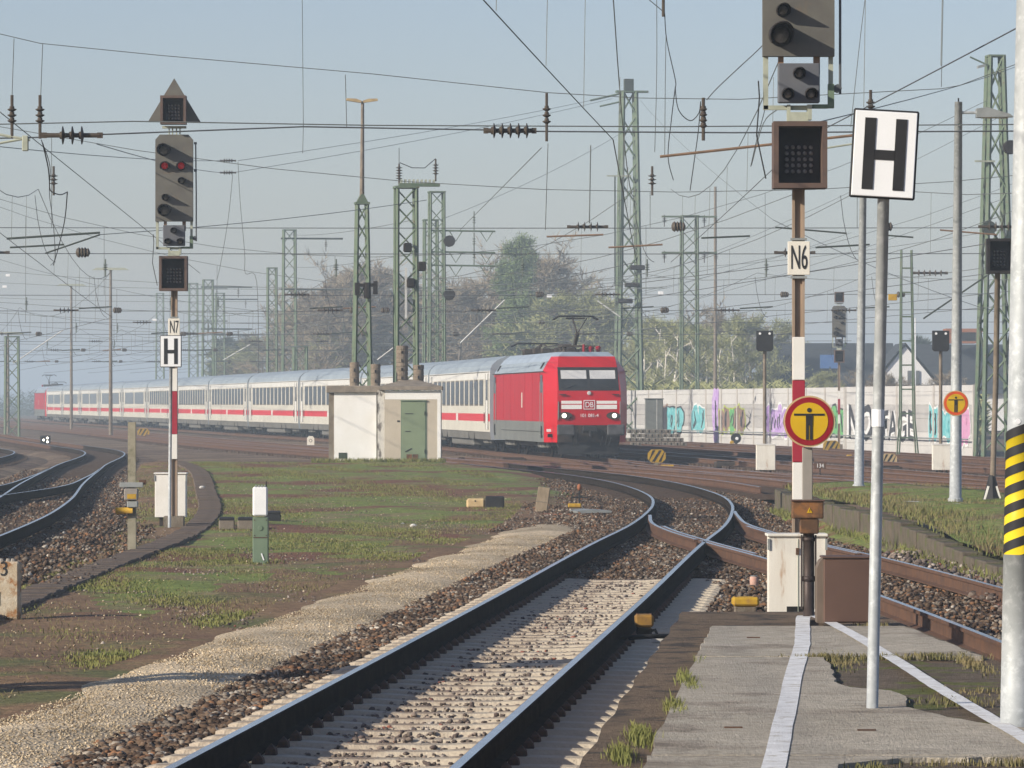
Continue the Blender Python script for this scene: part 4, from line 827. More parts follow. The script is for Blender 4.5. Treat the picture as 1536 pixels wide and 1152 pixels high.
# ------------------------------------------------------------ the white hut
d=140; hz=.15; hut=thing('transformer_hut','small whitewashed hut with a green door and four round vent stacks','hut',(PX(577,d),d,hz))
hx=lambda p:(p-577)/50.; hzz=lambda p:(693-p)/50.
def hb_(name,x0,x1,y0,y1,z0,z1,m,par=None,bev=.0):
    b=MB(); c=((x0+x1)/2,(y0+y1)/2,(z0+z1)/2); sz=(x1-x0,y1-y0,z1-z0)
    (b.bbox(c,sz,bev) if bev else b.box(c,sz)); return b.build(name,M[m],par or hut)
wL=hb_('left_wall',hx(493),hx(566),.05,2.0,-.2,hzz(588.5),'conc_old'); hb_('whitewashed_panel',hx(501),hx(564.5),-.0,.05,-.15,hzz(588.5),'hut_white')
hb_('left_roof_slab',hx(489.5),hx(572),-.12,2.1,hzz(588),hzz(577.5),'hut_roof',bev=.02)
hb_('flaking_pilaster',hx(566.5),hx(577),-.16,1.9,-.15,hzz(584.5),'hut_peel')
hb_('front_wall',hx(577.2),hx(661),-.20,2.0,-.2,hzz(585),'hut_beige'); hb_('pale_band',hx(577.5),hx(660.8),-.205,-.19,hzz(598),hzz(585.2),'hut_white')
hb_('right_corner_strip',hx(656),hx(661.2),-.207,-.19,-.1,hzz(585.2),'hut_white'); hb_('damp_plinth',hx(577),hx(661.3),-.215,-.19,-.2,.10,'conc_old')
q=MB(); x0,x1=hx(568),hx(663.5); q.add([(x0,-.32,hzz(584)),(x1,-.32,hzz(584)),(x1,2.1,hzz(584)),(x0,2.1,hzz(584)),(x0,-.32,hzz(578.5)),(x1,-.32,hzz(578.5)),(x1,2.1,hzz(578.5)),(x0,2.1,hzz(578.5)),(hx(606),.9,hzz(568)),(hx(622),.9,hzz(568))],[(0,3,2,1),(0,1,5,4),(1,2,6,5),(2,3,7,6),(3,0,4,7),(4,5,9,8),(5,6,9),(6,7,8,9),(7,4,8)]); q.build('hipped_roof',M['hut_roof'],hut)
dr=hb_('door',hx(603),hx(638),-.225,-.2,hzz(691.5),hzz(601),'door_green',bev=.005)
hb_('door_frame',hx(601.5),hx(640),-.215,-.198,hzz(692),hzz(599.5),'post_green')
hb_('door_canopy',hx(601),hx(640),-.26,-.2,hzz(600.5),hzz(599),'post_green')
for a,b_,c in((608,620,619.5),(608,616,646)): q=MB(); q.box((hx((a+b_)/2),-.232,hzz(c)),((b_-a)/50,.008,.022)); q.build('louvre',M['black'],dr)
q=MB(); q.box((hx(613),-.236,hzz(674)),(.22,.012,.022),(0,R(-28),0)); q.build('bar_handle',M['black'],dr)
for a in(610,619.3): q=MB(); q.box((hx(a+4),-.23,hzz(686)),(.16,.01,.23)); [q.box((hx(a+4),-.237,hzz(686)+.03*k),(.16,.006,.008)) for k in range(-3,4)]; q.build('vent_grille',M['junction'],dr)
q=MB(); [q.box((hx(637.5),-.235,hzz(c)),(.025,.02,.12)) for c in(619,676)]; q.build('hinge',M['black'],dr)
hb_('keyhole_plate',hx(596),hx(600),-.21,-.2,hzz(632),hzz(629.5),'black')
hb_('wall_grille',hx(508),hx(520.5),-.012,-.0,hzz(687),hzz(678),'grille')
for x0,x1,y0,y1,dy in((523.5,538,542,577,.55),(555,570,545,577,.55),(593,611,517,571,.9),(619,635,546,572,.9)):
    st=MB(); r=(x1-x0)/100; n=max(3,int((y1-y0)/6)); zt=hzz(y0); zb=hzz(y1)-.08; hh_=(zt-zb)/n
    o=st.lathe([(r*.93,zb),(r*.93,zt)],(hx((x0+x1)/2),dy,0),18).build('vent_stack',M['conc_old'],hut)
    for k in range(n):
        c=(hx((x0+x1)/2),dy,0); r2=r*(1+.02*(k%2)); MB().lathe([(r2*.97,zb+k*hh_+.008),(r2,zb+k*hh_+.02),(r2,zb+(k+1)*hh_-.02),(r2*.97,zb+(k+1)*hh_-.008)],c,18).build('ring_course',M['vent_brick'],o)
    q=MB(); [q.box((hx((x0+x1)/2)+.0*r,dy-r-.004,zb+(k+.5)*hh_),(.035,.03,hh_*.62)) for k in range(1,n,2)]; q.build('vent_slots',M['dark'],o)
P=np.stack([rng.uniform(-6.0,-2.0,3000)+0,rng.normal(139.6,.25,3000),np.full(3000,.13)],1); blades('grass',P,rng.uniform(.05,.2,3000),'grass','grass growing along the foot of the white hut')

# ------------------------------------------------------------ the train
def yf_(z): return float(np.interp(z,[.5,1.17,1.9,2.38,3.2,3.57,3.73],[.22,.05,0,.06,.52,.72,.95]))
def bogie(par,y,wb=2.6,n=2):
    o=MB().bbox((0,y,.58),(2.1,wb+1.3,.34),.05).build('bogie',M['under'],par)
    wm=MB().lathe([(.46,-.68),(.5,-.68),(.5,-.62),(.46,-.60),(.18,-.64),(.12,-.9)],(0,0,.49),18,'x').lathe([(.12,.9),(.18,.64),(.46,.60),(.5,.62),(.5,.68),(.46,.68)],(0,0,.49),18,'x').mesh('wheelset',M['rail_dark'])
    for s in(-.5,.5): inst('wheelset',wm,o,(0,y+wb*s,0))
    q=MB(); 
    for sx in(-1,1):
        for s in(-.5,.5): q.bbox((sx*1.08,y+wb*s,.52),(.18,.42,.36),.04)
        q.bbox((sx*1.12,y,.72),(.12,wb*.8,.18),.03); q.lathe([(.12,.35),(.12,.85)],(sx*1.1,y-.35,0),8); q.lathe([(.12,.35),(.12,.85)],(sx*1.1,y+.35,0),8)
    q.build('axle_boxes',M['coach_skirt'],o); return o
def panto(par,y,up,flip=1):
    o=MB(); 
    for sx in(-.5,.5):
        for sy in(-.5,.5): o.lathe([(.05,3.7),(.09,3.78),(.05,3.84),(.09,3.9),(.05,3.95)],(sx,y+sy,0),8)
    o.box((0,y,3.97),(1.2,1.3,.06)); o=o.build('pantograph_base',M['insul'],par)
    q=MB()
    if up:
        q.tube([(0,y+.45,4.0),(0,y-.25,4.42)],.07,6); q.tube([(0,y-.25,4.40),(-.12,y+.3,5.02)],.03,6); q.tube([(-.0,y-.25,4.42),(.45,y+.5,5.0)],.022,5); q.tube([(-.35,y+.3,4.97),(.35,y+.3,4.97)],.03,5)
        a=q.build('arm',M['under'],o)
        q=MB(); [q.tube([(-.80,y+.3+e,4.92),(-.6,y+.3+e,5.05),(.6,y+.3+e,5.05),(.80,y+.3+e,4.92)],.03,5) for e in(-.16,.16)]; [q.tube([(s,y+.14,5.03),(s,y+.46,5.03)],.022,5) for s in(-.6,-.3,.3,.6)]; q.build('collector_head',M['black'],o)
    else:
        q.tube([(0,y+.9,4.02),(0,y-.7,4.12)],.06,6); q.tube([(.2,y-.7,4.12),(.2,y+.8,4.2)],.03,5); q.build('arm',M['under'],o)
        q=MB(); [q.tube([(-.98,y+.7+e,4.1),(-.75,y+.7+e,4.22),(.75,y+.7+e,4.22),(.98,y+.7+e,4.1)],.03,5) for e in(-.16,.16)]; q.build('collector_head',M['black'],o)
    return o
def loco(loc,rz,label,detail=True):
    t=thing('electric_locomotive',label,'locomotive',loc,rz); Lg=19.0
    lv=[(.56,.22,1.10,1.45),(1.17,.05,1.12,1.47),(1.29,.04,1.12,1.475),(1.9,0,1.12,1.475),(2.38,.06,1.11,1.475),(3.06,.44,1.07,1.465),(3.12,.48,1.06,1.44),(3.42,.64,1.02,1.24),(3.58,.73,.99,1.12),(3.74,1.0,.80,.92)]
    vs=[];fs=[];ms=[]
    for z,yf,wf,ws in lv: vs+=[(-wf,yf,z),(-ws,yf+1.05,z),(-ws,Lg-yf-1.05,z),(-wf,Lg-yf,z),(wf,Lg-yf,z),(ws,Lg-yf-1.05,z),(ws,yf+1.05,z),(wf,yf,z)]
    for j in range(len(lv)-1):
        z=lv[j][0]
        for k in range(8):
            i=j*8; fs.append((i+k,i+8+k,i+8+(k+1)%8,i+(k+1)%8))
            if k in(1,5): m=2 if z<1.28 else (1 if z<3.0 else 3)
            elif k in(3,7): m=4 if z<1.1 else (0 if z<3.5 else 3)
            else: m=0 if z<3.5 else 3
            ms.append(m)
    n=(len(lv)-1)*8; fs.append(tuple(range(n,n+8))[::-1]); ms.append(3); fs.append(tuple(range(8))); ms.append(4)
    b=MB(); b.v=vs;b.f=fs;b.m=ms; body=b.build('body',[M['loco_red'],M['loco_red_side'],M['loco_grey'],M['loco_roof'],M['under']],t)
    for s in(-1,1):
        q=MB()   # slanted hatch panels on the roof slope with red ends
        for (ya,yb) in((1.7,6.6),(6.7,12.2),(12.3,17.2)):
            q.add([(s*1.455,ya,3.10),(s*1.455,yb,3.10),(s*1.26,yb,3.42),(s*1.26,ya,3.42)],[(0,1,2,3) if s<0 else (3,2,1,0)])
        q.build('roof_hatch',M['coach_roof'],t)
        for ya in(2.2,16.5): q=MB(); q.add([(s*1.43,ya,3.16),(s*1.43,ya+.5,3.16),(s*1.30,ya+.5,3.38),(s*1.30,ya,3.38)],[(0,1,2,3) if s<0 else (3,2,1,0)]); q.build('roof_vent',M['dark'],t)
        MB().box((s*1.482,9.5,3.05),(.02,16.9,.035)).build('gutter',M['under'],t)
        for ya in(1.35,2.15,16.9,17.7): MB().box((s*1.485,ya,1.75),(.02,.035,1.9)).build('door_handrail',M['galv2'],t)
        MB().box((s*1.478,1.75,2.62),(.012,.55,.62)).build('door_window',M['glass'],t); MB().box((s*1.478,17.3,2.62),(.012,.55,.62)).build('door_window',M['glass'],t)
        q=MB(); q.box((s*1.479,7.9,2.05),(.012,.25,.55)); q.build('side_lettering',M['coach_cream'],t)
        for ya in(1.75,17.3): MB().box((s*1.478,ya,.92),(.012,.34,.42)).build('step_recess',M['dark'],t)
        MB().box((s*1.478,8.5,.93),(.012,12.8,.012)).build('skirt_seam',M['dark'],t)
        for ya in(4.6,7.0,11.6,14.2): MB().box((s*1.478,ya,2.15),(.008,.014,1.7)).build('panel_seam',M['red_paint'],t)
        for ya in(2.2,16.8): MB().box((s*1.479,ya,2.1),(.008,.02,1.85)).build('door_seam',M['dark'],t)
    def fp(x0,x1,z0,z1,e,m,name,par=None,ends=True):
        vs=[(x0,yf_(z0)-e,z0),(x1,yf_(z0)-e,z0),(x1,yf_(z1)-e,z1),(x0,yf_(z1)-e,z1),(x0,yf_(z0)+.03,z0),(x1,yf_(z0)+.03,z0),(x1,yf_(z1)+.03,z1),(x0,yf_(z1)+.03,z1)]
        return MB().add(vs,[(0,1,2,3),(0,4,5,1),(1,5,6,2),(2,6,7,3),(3,7,4,0)]).build(name,M[m],par or t)
    ws=fp(-1.06,1.06,2.38,3.20,.012,'black','windscreen_frame')
    for s in(-1,1):
        a,b_=(-.97,-.05) if s<0 else (.05,.97)
        fp(a,b_,2.47,2.78,.020,'glass','windscreen_pane',ws); fp(a+.01,b_-.01,2.79,3.09,.020,'shade','sun_blind',ws)
        q=MB(); q.tube([(s*.85,yf_(2.45)-.05,2.44),(s*.45,yf_(2.6)-.05,2.58)],.012,5); q.build('wiper',M['black'],ws)
        fp(s*.98-.0 if s<0 else .26,-.26 if s<0 else .98,1.73,2.02,.012,'hut_white','pale_band')
        lc=MB().lathe([(.15,-.01),(.16,-.03),(.14,-.04)],(0,0,0),16,'y').build('headlamp_recess',M['under'],t,loc=(s*.84,0,1.50)); lc.scale=(1.5,1,.8)
        MB().lathe([(.075,-.045),(.06,-.07),(.001,-.08)],(0,0,0),14,'y').build('headlamp_lens',M['lamp_on'],lc,loc=(s*.03,0,0)).scale=(.68,1,1.25)
        bf=MB(); bf.lathe([(.10,.1),(.12,-.35),(.14,-.36),(.14,-.42)],(s*.88,0,1.0),12,'y'); bf.bbox((s*.88,-.46,1.0),(.62,.07,.38),.04); bf.build('buffer',M['buffer_grey'],t)
        MB().box((s*.93,-.02,2.24),(.24,.05,.03)).build('step_slot',M['black'],t)
        fp(s*1.09-.012,s*1.09+.012,1.35,2.0,.05,'galv2','front_handrail')
    MB().box((-1.30,.60,.98),(.26,.02,.10)).build('white_plate',M['sign_white'],t).rotation_euler=(0,0,0)
    MB().box((-1.30,.55,.80),(.20,.06,.12)).build('lamp_recess',M['dark'],t)
    ol=MB().lathe([(.07,-.0),(.07,-.05),(.04,-.06)],(0,yf_(2.3),2.29),12,'y').build('top_lamp',M['shade'],t)
    lg=fp(-.20,.20,1.72,2.04,.016,'loco_red','logo_plate'); q=MB(); q.box((0,-.022,2.03),(.40,.006,.022)); q.box((0,-.022,1.73),(.40,.006,.022)); q.box((-.19,-.022,1.88),(.022,.006,.28)); q.box((.19,-.022,1.88),(.022,.006,.28)); q.build('logo_frame',M['sign_white'],lg)
    inst('logo_letters',text_mesh('logo_letters','DB',.27,M['sign_white'],.85),lg,(0,-.025,1.875))
    inst('running_number',text_mesh('running_number','101 081-4',.17,M['sign_white'],.95),t,(0,-.02,1.50))
    q=MB(); q.bbox((0,-.10,1.02),(.5,.3,.22),.03); q.tube([(0,-.2,1.0),(0,-.38,.75)],.04,6); [q.tube([(x,-.05,1.0),(x*1.1,-.25,.7),(x,-.1,.45)],.025,6) for x in(-.55,-.4,.4,.55,.68)]; q.build('coupling_and_hoses',M['black'],t)
    q=MB(); q.prism([(-1.0,.30),(1.0,.30),(1.10,.55),(1.10,1.15),(-1.10,1.15),(-1.10,.55)],.30,.6); q.build('front_apron',M['black'],t)
    q=MB(); q.prism([(-1.05,.14),(1.05,.14),(1.1,.38),(-1.1,.38)],.10,.16); q.build('snow_plough',M['black'],t)
    bogie(t,4.1,2.65); bogie(t,14.9,2.65)
    MB().bbox((0,9.5,.62),(2.2,5.6,.5),.05).build('transformer_box',M['under'],t)
    panto(t,3.6,True); panto(t,15.2,False)
    q=MB(); 
    for k in range(9): q.bbox((random.uniform(-.6,.6),5.8+k*.95,3.86),(random.uniform(.3,.9),.5,random.uniform(.12,.26)),.03)
    q.tube([(0,5.2,4.05),(.1,9,4.1),(0,13.5,4.05)],.025,5); q.build('roof_equipment',M['under'],t)
    q=MB(); q.lathe([(.06,3.74),(.10,3.9),(.06,3.95)],(.35,2.4,0),8); q.lathe([(.06,3.74),(.10,3.92),(.06,3.97)],(.65,2.6,0),8); q.lathe([(.05,3.74),(.05,4.02)],(.1,2.3,0),8); q.build('red_roof_insulators',M['red_ring'],t)
    return t
ang=math.atan2(2.1,19.0)
LO=loco((2.70,163.2,0),ang,'red electric locomotive with lit headlamps at the head of the passenger train')
xs,ys_=-48.2,497.5; ang2=math.atan2(3.3,19)
far=copy_tree(LO); far['label']='distant red locomotive at the misty rear end of the train'; far.location=(xs-3.3,ys_+19,0); far.rotation_euler=(0,0,math.pi+ang2)
def coach_mesh(Lg,ribbon):
    prof=[(1.36,.50,3),(1.40,.80,1),(1.41,1.22,2),(1.41,1.52,1),(1.41,2.9,0),(1.40,3.20,4),(1.33,3.42,4),(1.12,3.62,4),(.75,3.78,4),(0,3.85,4)]
    P=[(-a,z,m) for a,z,m in prof]+[(a,z,0) for a,z,_ in prof[::-1][1:]]
    vs=[];fs=[];ms=[]; n=len(P)
    for y in(0,Lg): vs+=[(a,y,z) for a,z,_ in P]
    mats=[p[2] for p in prof[:-1]]; mats=[{3:3,1:1,2:2,0:0,4:4}[m] for m in mats]
    seq=mats+mats[::-1]
    for k in range(n-1): fs.append((k,k+1,n+k+1,n+k)); ms.append(seq[k])
    fs+= [tuple(range(n))[::-1],tuple(range(n,2*n)),(0,n,2*n-1,n-1)]; ms+=[5,5,5]
    ms[-3]=4; ms[-2]=4
    b=MB(); b.v=vs;b.f=[f[::-1] for f in fs];b.m=ms
    return b.mesh('body',[M['coach_white'],M['coach_cream'],M['coach_red'],M['coach_skirt'],M['coach_roof'],M['under']])
CL_=25.9; CM=coach_mesh(CL_,False)
winm=MB().bbox((0,0,0),(.03,1.36,.94),.012).mesh('window',M['glass']); winr=MB().bbox((0,0,0),(.03,9.3,.94),.012).mesh('window',M['glass_b']); 
winf=MB().box((0,0,0),(.022,1.46,1.04)).mesh('window_frame',M['coach_skirt'])
def coach(label,ribbon=False):
    t=thing('passenger_coach',label,'railway coach',(0,0,0),0,'coaches of the passenger train'); inst('body',CM,t)
    for s in(-1,1):
        if not ribbon:
            for k in range(11): w=inst('window',winm,t,(s*1.412,3.2+k*1.95,2.35)); inst('window_frame',winf,w,(-s*.006,0,0))
        else:
            for y in(7.6,18.0): inst('window',winr,t,(s*1.412,y,2.35))
        for y in(1.05,CL_-1.05):
            dd=MB().box((s*1.408,y,2.0),(.03,.86,2.2)).build('door',M['coach_white'],t); MB().box((s*1.42,y,2.45),(.02,.5,.8)).build('door_window',M['glass'],dd)
            q=MB(); [q.box((s*1.412,y+e,2.0),(.036,.035,2.2)) for e in(-.45,.45)]; q.build('door_gap',M['dark'],dd)
            MB().box((s*1.414,y+1.0*(1 if y<5 else -1),1.36),(.03,.16,.42)).build('number_panel',M['under'],t)
        MB().box((s*1.415,13,1.37),(.02,.7,.29)).build('stripe_gap',M['coach_white'],t)
        MB().box((s*1.404,13,3.16),(.03,25.6,.03)).build('rain_gutter',M['coach_skirt'],t); MB().box((s*1.40,13,.80),(.03,25.6,.02)).build('sill_seam',M['coach_skirt'],t)
        q=MB(); [q.box((s*1.38,yy,.62),(.03,.05,.30)) for yy in (6.2,8.4,17.6,19.8)]; q.build('skirt_gaps',M['dark'],t)
    bogie(t,3.4,2.5); bogie(t,CL_-3.4,2.5)
    MB().bbox((0,13,.42),(2.4,9,.42),.05).build('equipment_box',M['coach_skirt'],t)
    q=MB(); q.box((0,-.2,2.15),(1.0,.36,2.3)); q.build('gangway',M['rubber'],t)
    for s in(-1,1): MB().lathe([(.22,-.42),(.22,-.38),(.09,-.37),(.09,0)],(s*.87,0,1.05),10,'y').build('buffer',M['under'],t)
    return t
bounds=[182.6+26.3*k for k in range(13)]
first=None; firstr=None
names=['coupled directly behind the leading locomotive','second coach from the locomotive, mostly hidden behind the hut','third coach from the locomotive, just left of the hut','fourth coach from the locomotive','fifth coach from the locomotive','sixth from the locomotive, right of the N7 mast','seventh coach, crossed by the N7 signal mast','eighth, left of the N7 mast, long window bands','ninth, long window bands, in light mist','tenth coach, fading in the mist','eleventh coach, fading in the mist','last coach, in front of the distant red locomotive']
kids=None
for k in range(12):
    y0,y1=bounds[k],bounds[k+1]; rb=k>=7; lab='white passenger coach with red stripe, '+names[k]
    base=firstr if rb else first
    if base is None:
        t=coach(lab,rb)
        if rb: firstr=t
        else: first=t
    else: t=copy_tree(base)
    t['label']=lab; t.location=(LT.at(y0),y0,0); t.rotation_euler=(0,0,math.atan2(LT.at(y0)-LT.at(y1),y1-y0))

# ------------------------------------------------------------ lattice masts
def lattice(px,d,toppy,w0,w1,label,m='mast',parts=True,steps=None,name='lattice_mast',z0=-.32,rz=.15,leg=.05,x=None,h=None):
    x=PX(px,d) if x is None else x; h=(ZY(toppy,d)-z0) if h is None else h
    t=thing(name,label,'mast',(x,d,z0),rz); wz=lambda z:(w0+(w1-w0)*z/h)/2
    for sx in(-1,1):
        for sy in(-1,1):
            MB().tube([(sx*wz(0),sy*wz(0),-.1),(sx*wz(h),sy*wz(h),h)],leg*1.2,4).build('leg',M[m],t)
    n=max(6,int(h/(w0*.95))) ; bs=[]
    r=leg*.55
    for k in range(n):
        za,zb=h*k/n,h*(k+1)/n; a,b_=wz(za),wz(zb)
        for f in range(4):
            s=1 if (k+f)%2 else -1
            if f==0: p=((-s*a,-a,za),(s*b_,-b_,zb))
            elif f==1: p=((-s*a,a,za),(s*b_,b_,zb))
            elif f==2: p=((-a,-s*a,za),(-b_,s*b_,zb))
            else: p=((a,-s*a,za),(b_,s*b_,zb))
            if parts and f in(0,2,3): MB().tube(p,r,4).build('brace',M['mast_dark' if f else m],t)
            else: bs.append(p)
    if bs:
        q=MB(); [q.tube(p,r,3) for p in bs]; o=q.build('rear_bracing' if parts else 'bracing',M[m],t)
        if not parts: o['kind']='stuff'
    q=MB(); q.box((0,0,h),(w1+.16,w1+.16,.07)); q.box((0,0,.02),(w0+.5,w0+.5,.2)); q.build('cap_and_foot',M[m],t)
    return t,h,wz
def insul_v(x,y,z0,z1,par=None,lab=None,group=None,r=.10,n=3,m='insul',rod=.028):
    """vertical insulator string"""
    o=MB(); o.tube([(0,0,z0-z0),(0,0,z1-z0)],rod,6)
    zc=(z1-z0)/2
    for k in range(n): z=zc+(k-(n-1)/2)*(z1-z0)*.13+ (z1-z0)*.05; o.lathe([(rod,z-.035),(r*.95,z-.012),(r,z+.0),(rod*1.6,z+.008),(rod*1.5,z+.035)],(0,0,0),10)
    b=o.build('insulator',M[m],par,loc=(x,y,z0)); 
    if lab: tag(b,lab,'insulator',group)
    return b
def insul_h(p,L,lab,group=None,r=.13,n=4,m='insul',par=None,rod=.045,tilt=0):
    o=MB(); o.tube([(-L/2,0,0),(L/2,0,0)],rod,8)
    for k in range(n): x=(k-(n-1)/2)*L*.17; o.lathe([(rod*1.5,x-.035),(rod*1.7,x-.008),(r,x),(r*.95,x+.010),(rod,x+.03)],(0,0,0),12,'x')
    q=[(L/2,.05),(-L/2,.05)]
    for x_,e in q: o.box((x_,0,0),(L*.10,.04,rod*2.4))
    b=o.build('insulator',M[m],par,loc=p); b.rotation_euler=(0,tilt,0)
    if lab: tag(b,lab,'insulator',group)
    return b
T,h,wz=lattice(543,148,305,.62,.30,'green lattice mast carrying a twin street lamp, behind the left of the hut')
MB().prism([(-.2,h),(.2,h),(.05,h+.28),(-.05,h+.28)],-.15,.15).build('taper_cap',M['mast'],T); zt=ZY(152,148)+.32
MB().tube([(0,0,h+.2),(.02,0,zt)],[.075,.05],8).build('lamp_pole',M['mast_grey'],T)
for s in(-1,1): MB().prism([(s*.03,zt-.05),(s*.5,zt+.02),(s*.48,zt+.09),(s*.2,zt+.08),(s*.03,zt+.02)],-.1,.1).build('lamp_head',M['sign_rim'],T)
q=MB(); q.box((.1,-.35,ZY(428,148)+.32),(.68,.25,.10)); q.box((-.2,-.4,ZY(434,148)+.32),(.14,.2,.4)); q.box((.38,-.4,ZY(432,148)+.32),(.12,.2,.42)); q.lathe([(.11,0),(.11,.5)],(.12,-.4,ZY(448,148)+.32),10); q.build('switch_gear',M['rail_dark'],T)
T,h,wz=lattice(609,148,281,.66,.60,'taller green lattice mast with a top crossbar, behind the right of the hut')
q=MB(); q.box((.42,0,h+.08),(1.3,.3,.10)); q.build('crossbar',M['mast'],T); q=MB(); [q.box((-.15+.13*k,0,h+.19),(.05,.2,.12)) for k in range(9)]; q.build('crossbar_caps',M['cream_frame'],T)
for x in(-.22,): insul_v(x,0,h+.1,h+.75,T,n=5,r=.11); MB().tube([(x,0,h+.75),(x,0,h+1.25)],.012,5).build('spike',M['wire'],T)
insul_v(.95,0,h+.2,h+.9,T,n=4,r=.1); q=MB(); q.tube([(-.2,0,h+.78),(.2,0,h+.62),(.6,0,h+.62),(.95,0,h+.92)],.014,5); q.build('jumper',M['black'],T)
for zz_,xx_ in((400,.45),(372,.0),(425,.1)): MB().bbox((xx_,-.4,ZY(zz_,148)+.32),(.26,.2,.30),.04).build('switch_box',M['rail_dark'],T)
MB().box((-.05,-.38,ZY(440,148)+.32),(.07,.03,1.6)).build('light_rod',M['arm_light'],T); MB().tube([(-.34,-.1,.5),(-.38,-.1,h-.1)],.015,5).build('earth_wire',M['post_green'],T)
T,h,wz=lattice(655,240,288,.80,.70,'green lattice tower behind the first coach, left of a second close one'); T2,h2,_=lattice(646,262,330,.8,.7,'slightly lower lattice tower standing just behind its twin right of the hut masts',parts=False)
for k,py in enumerate((346,378,398)): 
    z=ZY(py,240)+.32; q=MB(); q.tube([(-.4,-.3,z),(3.0,-.3,z-.03)],.05,6); q.build('outrigger',M['mast'],T); q=MB(); [q.tube([(xx,-.3,z),(xx+.35,-.3,z-.55),(xx+.7,-.3,z)],.03,5) for xx in(.6,2.2)]; q.build('outrigger_truss',M['mast'],T); insul_v(1.9,-.3,z,z+1.0,T,m='insul_g')
for py in(362,442): MB().lathe([(.3,-.1),(.3,.1)],(.6,-.4,ZY(py,240)+.32),12,'y').build('wheel_tensioner',M['rail_dark'],T)
T,h,wz=lattice(943,288,138,1.50,.80,'tallest green lattice tower, right behind the red locomotive',leg=.11)
q=MB(); q.box((0,0,h+.4),(.55,.5,.8)); q.build('top_cage',M['mast_dark'],T); q=MB(); q.box((.2,0,h+.02),(2.0,.5,.12)); q.tube([(-.5,0,h-.1),(-2.4,0,h-.55)],.07,6); q.tube([(-.5,0,h-.6),(-1.8,0,h-.9)],.06,6); q.build('top_crossarm',M['mast'],T)
q=MB(); q.box((-.75,-.8,ZY(265,288)+.32),(1.5,.15,.08)); q.build('side_arm',M['cream_frame'],T); MB().tube([(-1.0,-.8,ZY(265,288)+.3),(-1.0,-.8,ZY(420,288))],.05,5).build('side_pipe',M['mast_dark'],T)
for py in(402,428,452): MB().bbox((random.uniform(-.4,.5),-.9,ZY(py,288)+.32),(.9,.3,.30),.05).build('switch_box',M['rail_dark'],T)
T,h,wz=lattice(1034,278,324,.98,.90,'slender green lattice mast with two T-shaped crossarms, between the tallest tower and the N6 mast',rz=.1)
for py in(325,379):
    z=ZY(py,278)+.32; q=MB(); q.box((.0,0,z),(3.3,.3,.10)); q.build('crossarm',M['mast'],T)
    for x in(-1.5,.9,1.6): insul_v(x,0,z-.6,z+.1,T,r=.16,n=3)
T,h,wz=lattice(1493,184,84,1.30,.52,'large green lattice tower at the right edge beside the noise wall end',leg=.085)
for py,x in((228,.3),(290,.1),(420,-.4)): pass
q=MB(); q.tube([(-.3,-.3,ZY(100,184)+.32),(-1.1,-.3,ZY(86,184)+.3)],.035,6); q.build('bracket_arm',M['mast'],T)
MB().prism([(-.8,ZY(100,184)+.32),(-.5,ZY(97,184)+.32),(-.5,ZY(101,184)+.32),(-.8,ZY(104,184)+.32)],-.4,-.2).build('lamp_head',M['galv2'],T)
MB().lathe([(.28,-.12),(.28,.12)],(.45,-.6,ZY(222,184)+.32),14,'y').build('wheel_tensioner',M['rail_dark'],T); MB().lathe([(.28,-.12),(.28,.12)],(-.45,-.7,ZY(343,184)+.32),14,'y').build('wheel_tensioner',M['mast_dark'],T); MB().box((-.55,-.5,ZY(243,184)+.32),(.8,.1,.07)).build('side_arm',M['cream_frame'],T)
d=183; h=ZY(375,d)+.32; T=thing('ladder_mast','narrow ladder-like mast with flared feet in front of the graffiti wall','mast',(PX(1361,d),d,-.32),.1)
for sx in(-1,1):
    MB().tube([(sx*.40+.06,0,0),(sx*.27+.03,0,1.6),(sx*.20-.02,0,h)],.035,5).build('leg',M['mast'],T)
    MB().tube([(sx*.40+.06,.5,0),(sx*.27+.03,.4,1.6),(sx*.20-.02,.2,h)],.03,5).build('leg',M['mast'],T)
k=.9
while k<h:
    MB().box((.02,0,k),(.44 if k>3 else .56,.04,.06)).build('rung',M['mast'],T); k+=.95
insul_h((.9,0,h-.9),1.3,None,par=T,n=5)
for i,(px,d,top,w0,w1,lab) in enumerate(((434,330,345,1.0,.8,'hazy lattice mast left of the bare trees, with two crossarms'),(408,335,402,.7,.6,'shorter hazy lattice mast next to the two-armed one'),(312,400,420,1.0,.8,'faint lattice mast right of the N7 signal head'),(290,520,425,1.0,.9,'very faint lattice mast right behind the N7 signal'),(18,300,505,.9,.8,'hazy lattice mast at the extreme left behind the curve'),(330,470,440,1.0,.8,'faint lattice mast in the mist beyond the seventh coach'),(450,300,520,.9,.8,'lattice stub mast rising behind the coaches near the hedge'),(240,560,440,1.0,.8,'faint lattice mast just left of the N7 mast'))):
    T,h,wz=lattice(px,d,top,w0,w1,lab,parts=False,leg=.06)
    if i in(0,2,3,5):
        for zz_ in(h-.6,h-4.2): q=MB(); q.box((1.6,0,zz_),(4.4,.2,.12)); q.build('crossarm',M['mast_dark'],T); insul_v(2.6,0,zz_-.9,zz_,T,r=.14)
for px,d,top,lab in((166,300,404,'tall thin lamp pole with a flat head standing in front of the coaches at left'),(107,370,428,'thin lamp pole nearer the distant locomotive'),(12,340,500,'thin grey pole at the far left edge'),(1073,300,280,'thin pale pole right of the T-armed mast'),(720,420,440,'thin grey pole among the bare trees')):
    z0=-.3; h=ZY(top,d)-z0; t=thing('thin_pole',lab,'pole',(PX(px,d),d,z0)); MB().tube([(0,0,0),(0,0,h)],[.13,.08],8).build('pole',M['mast_grey'],t)
    if px<700: MB().prism([(-1.2,h-.05),(1.2,h-.05),(.9,h+.1),(-.9,h+.1)],-.15,.15).build('lamp_head',M['cream_frame'],t)
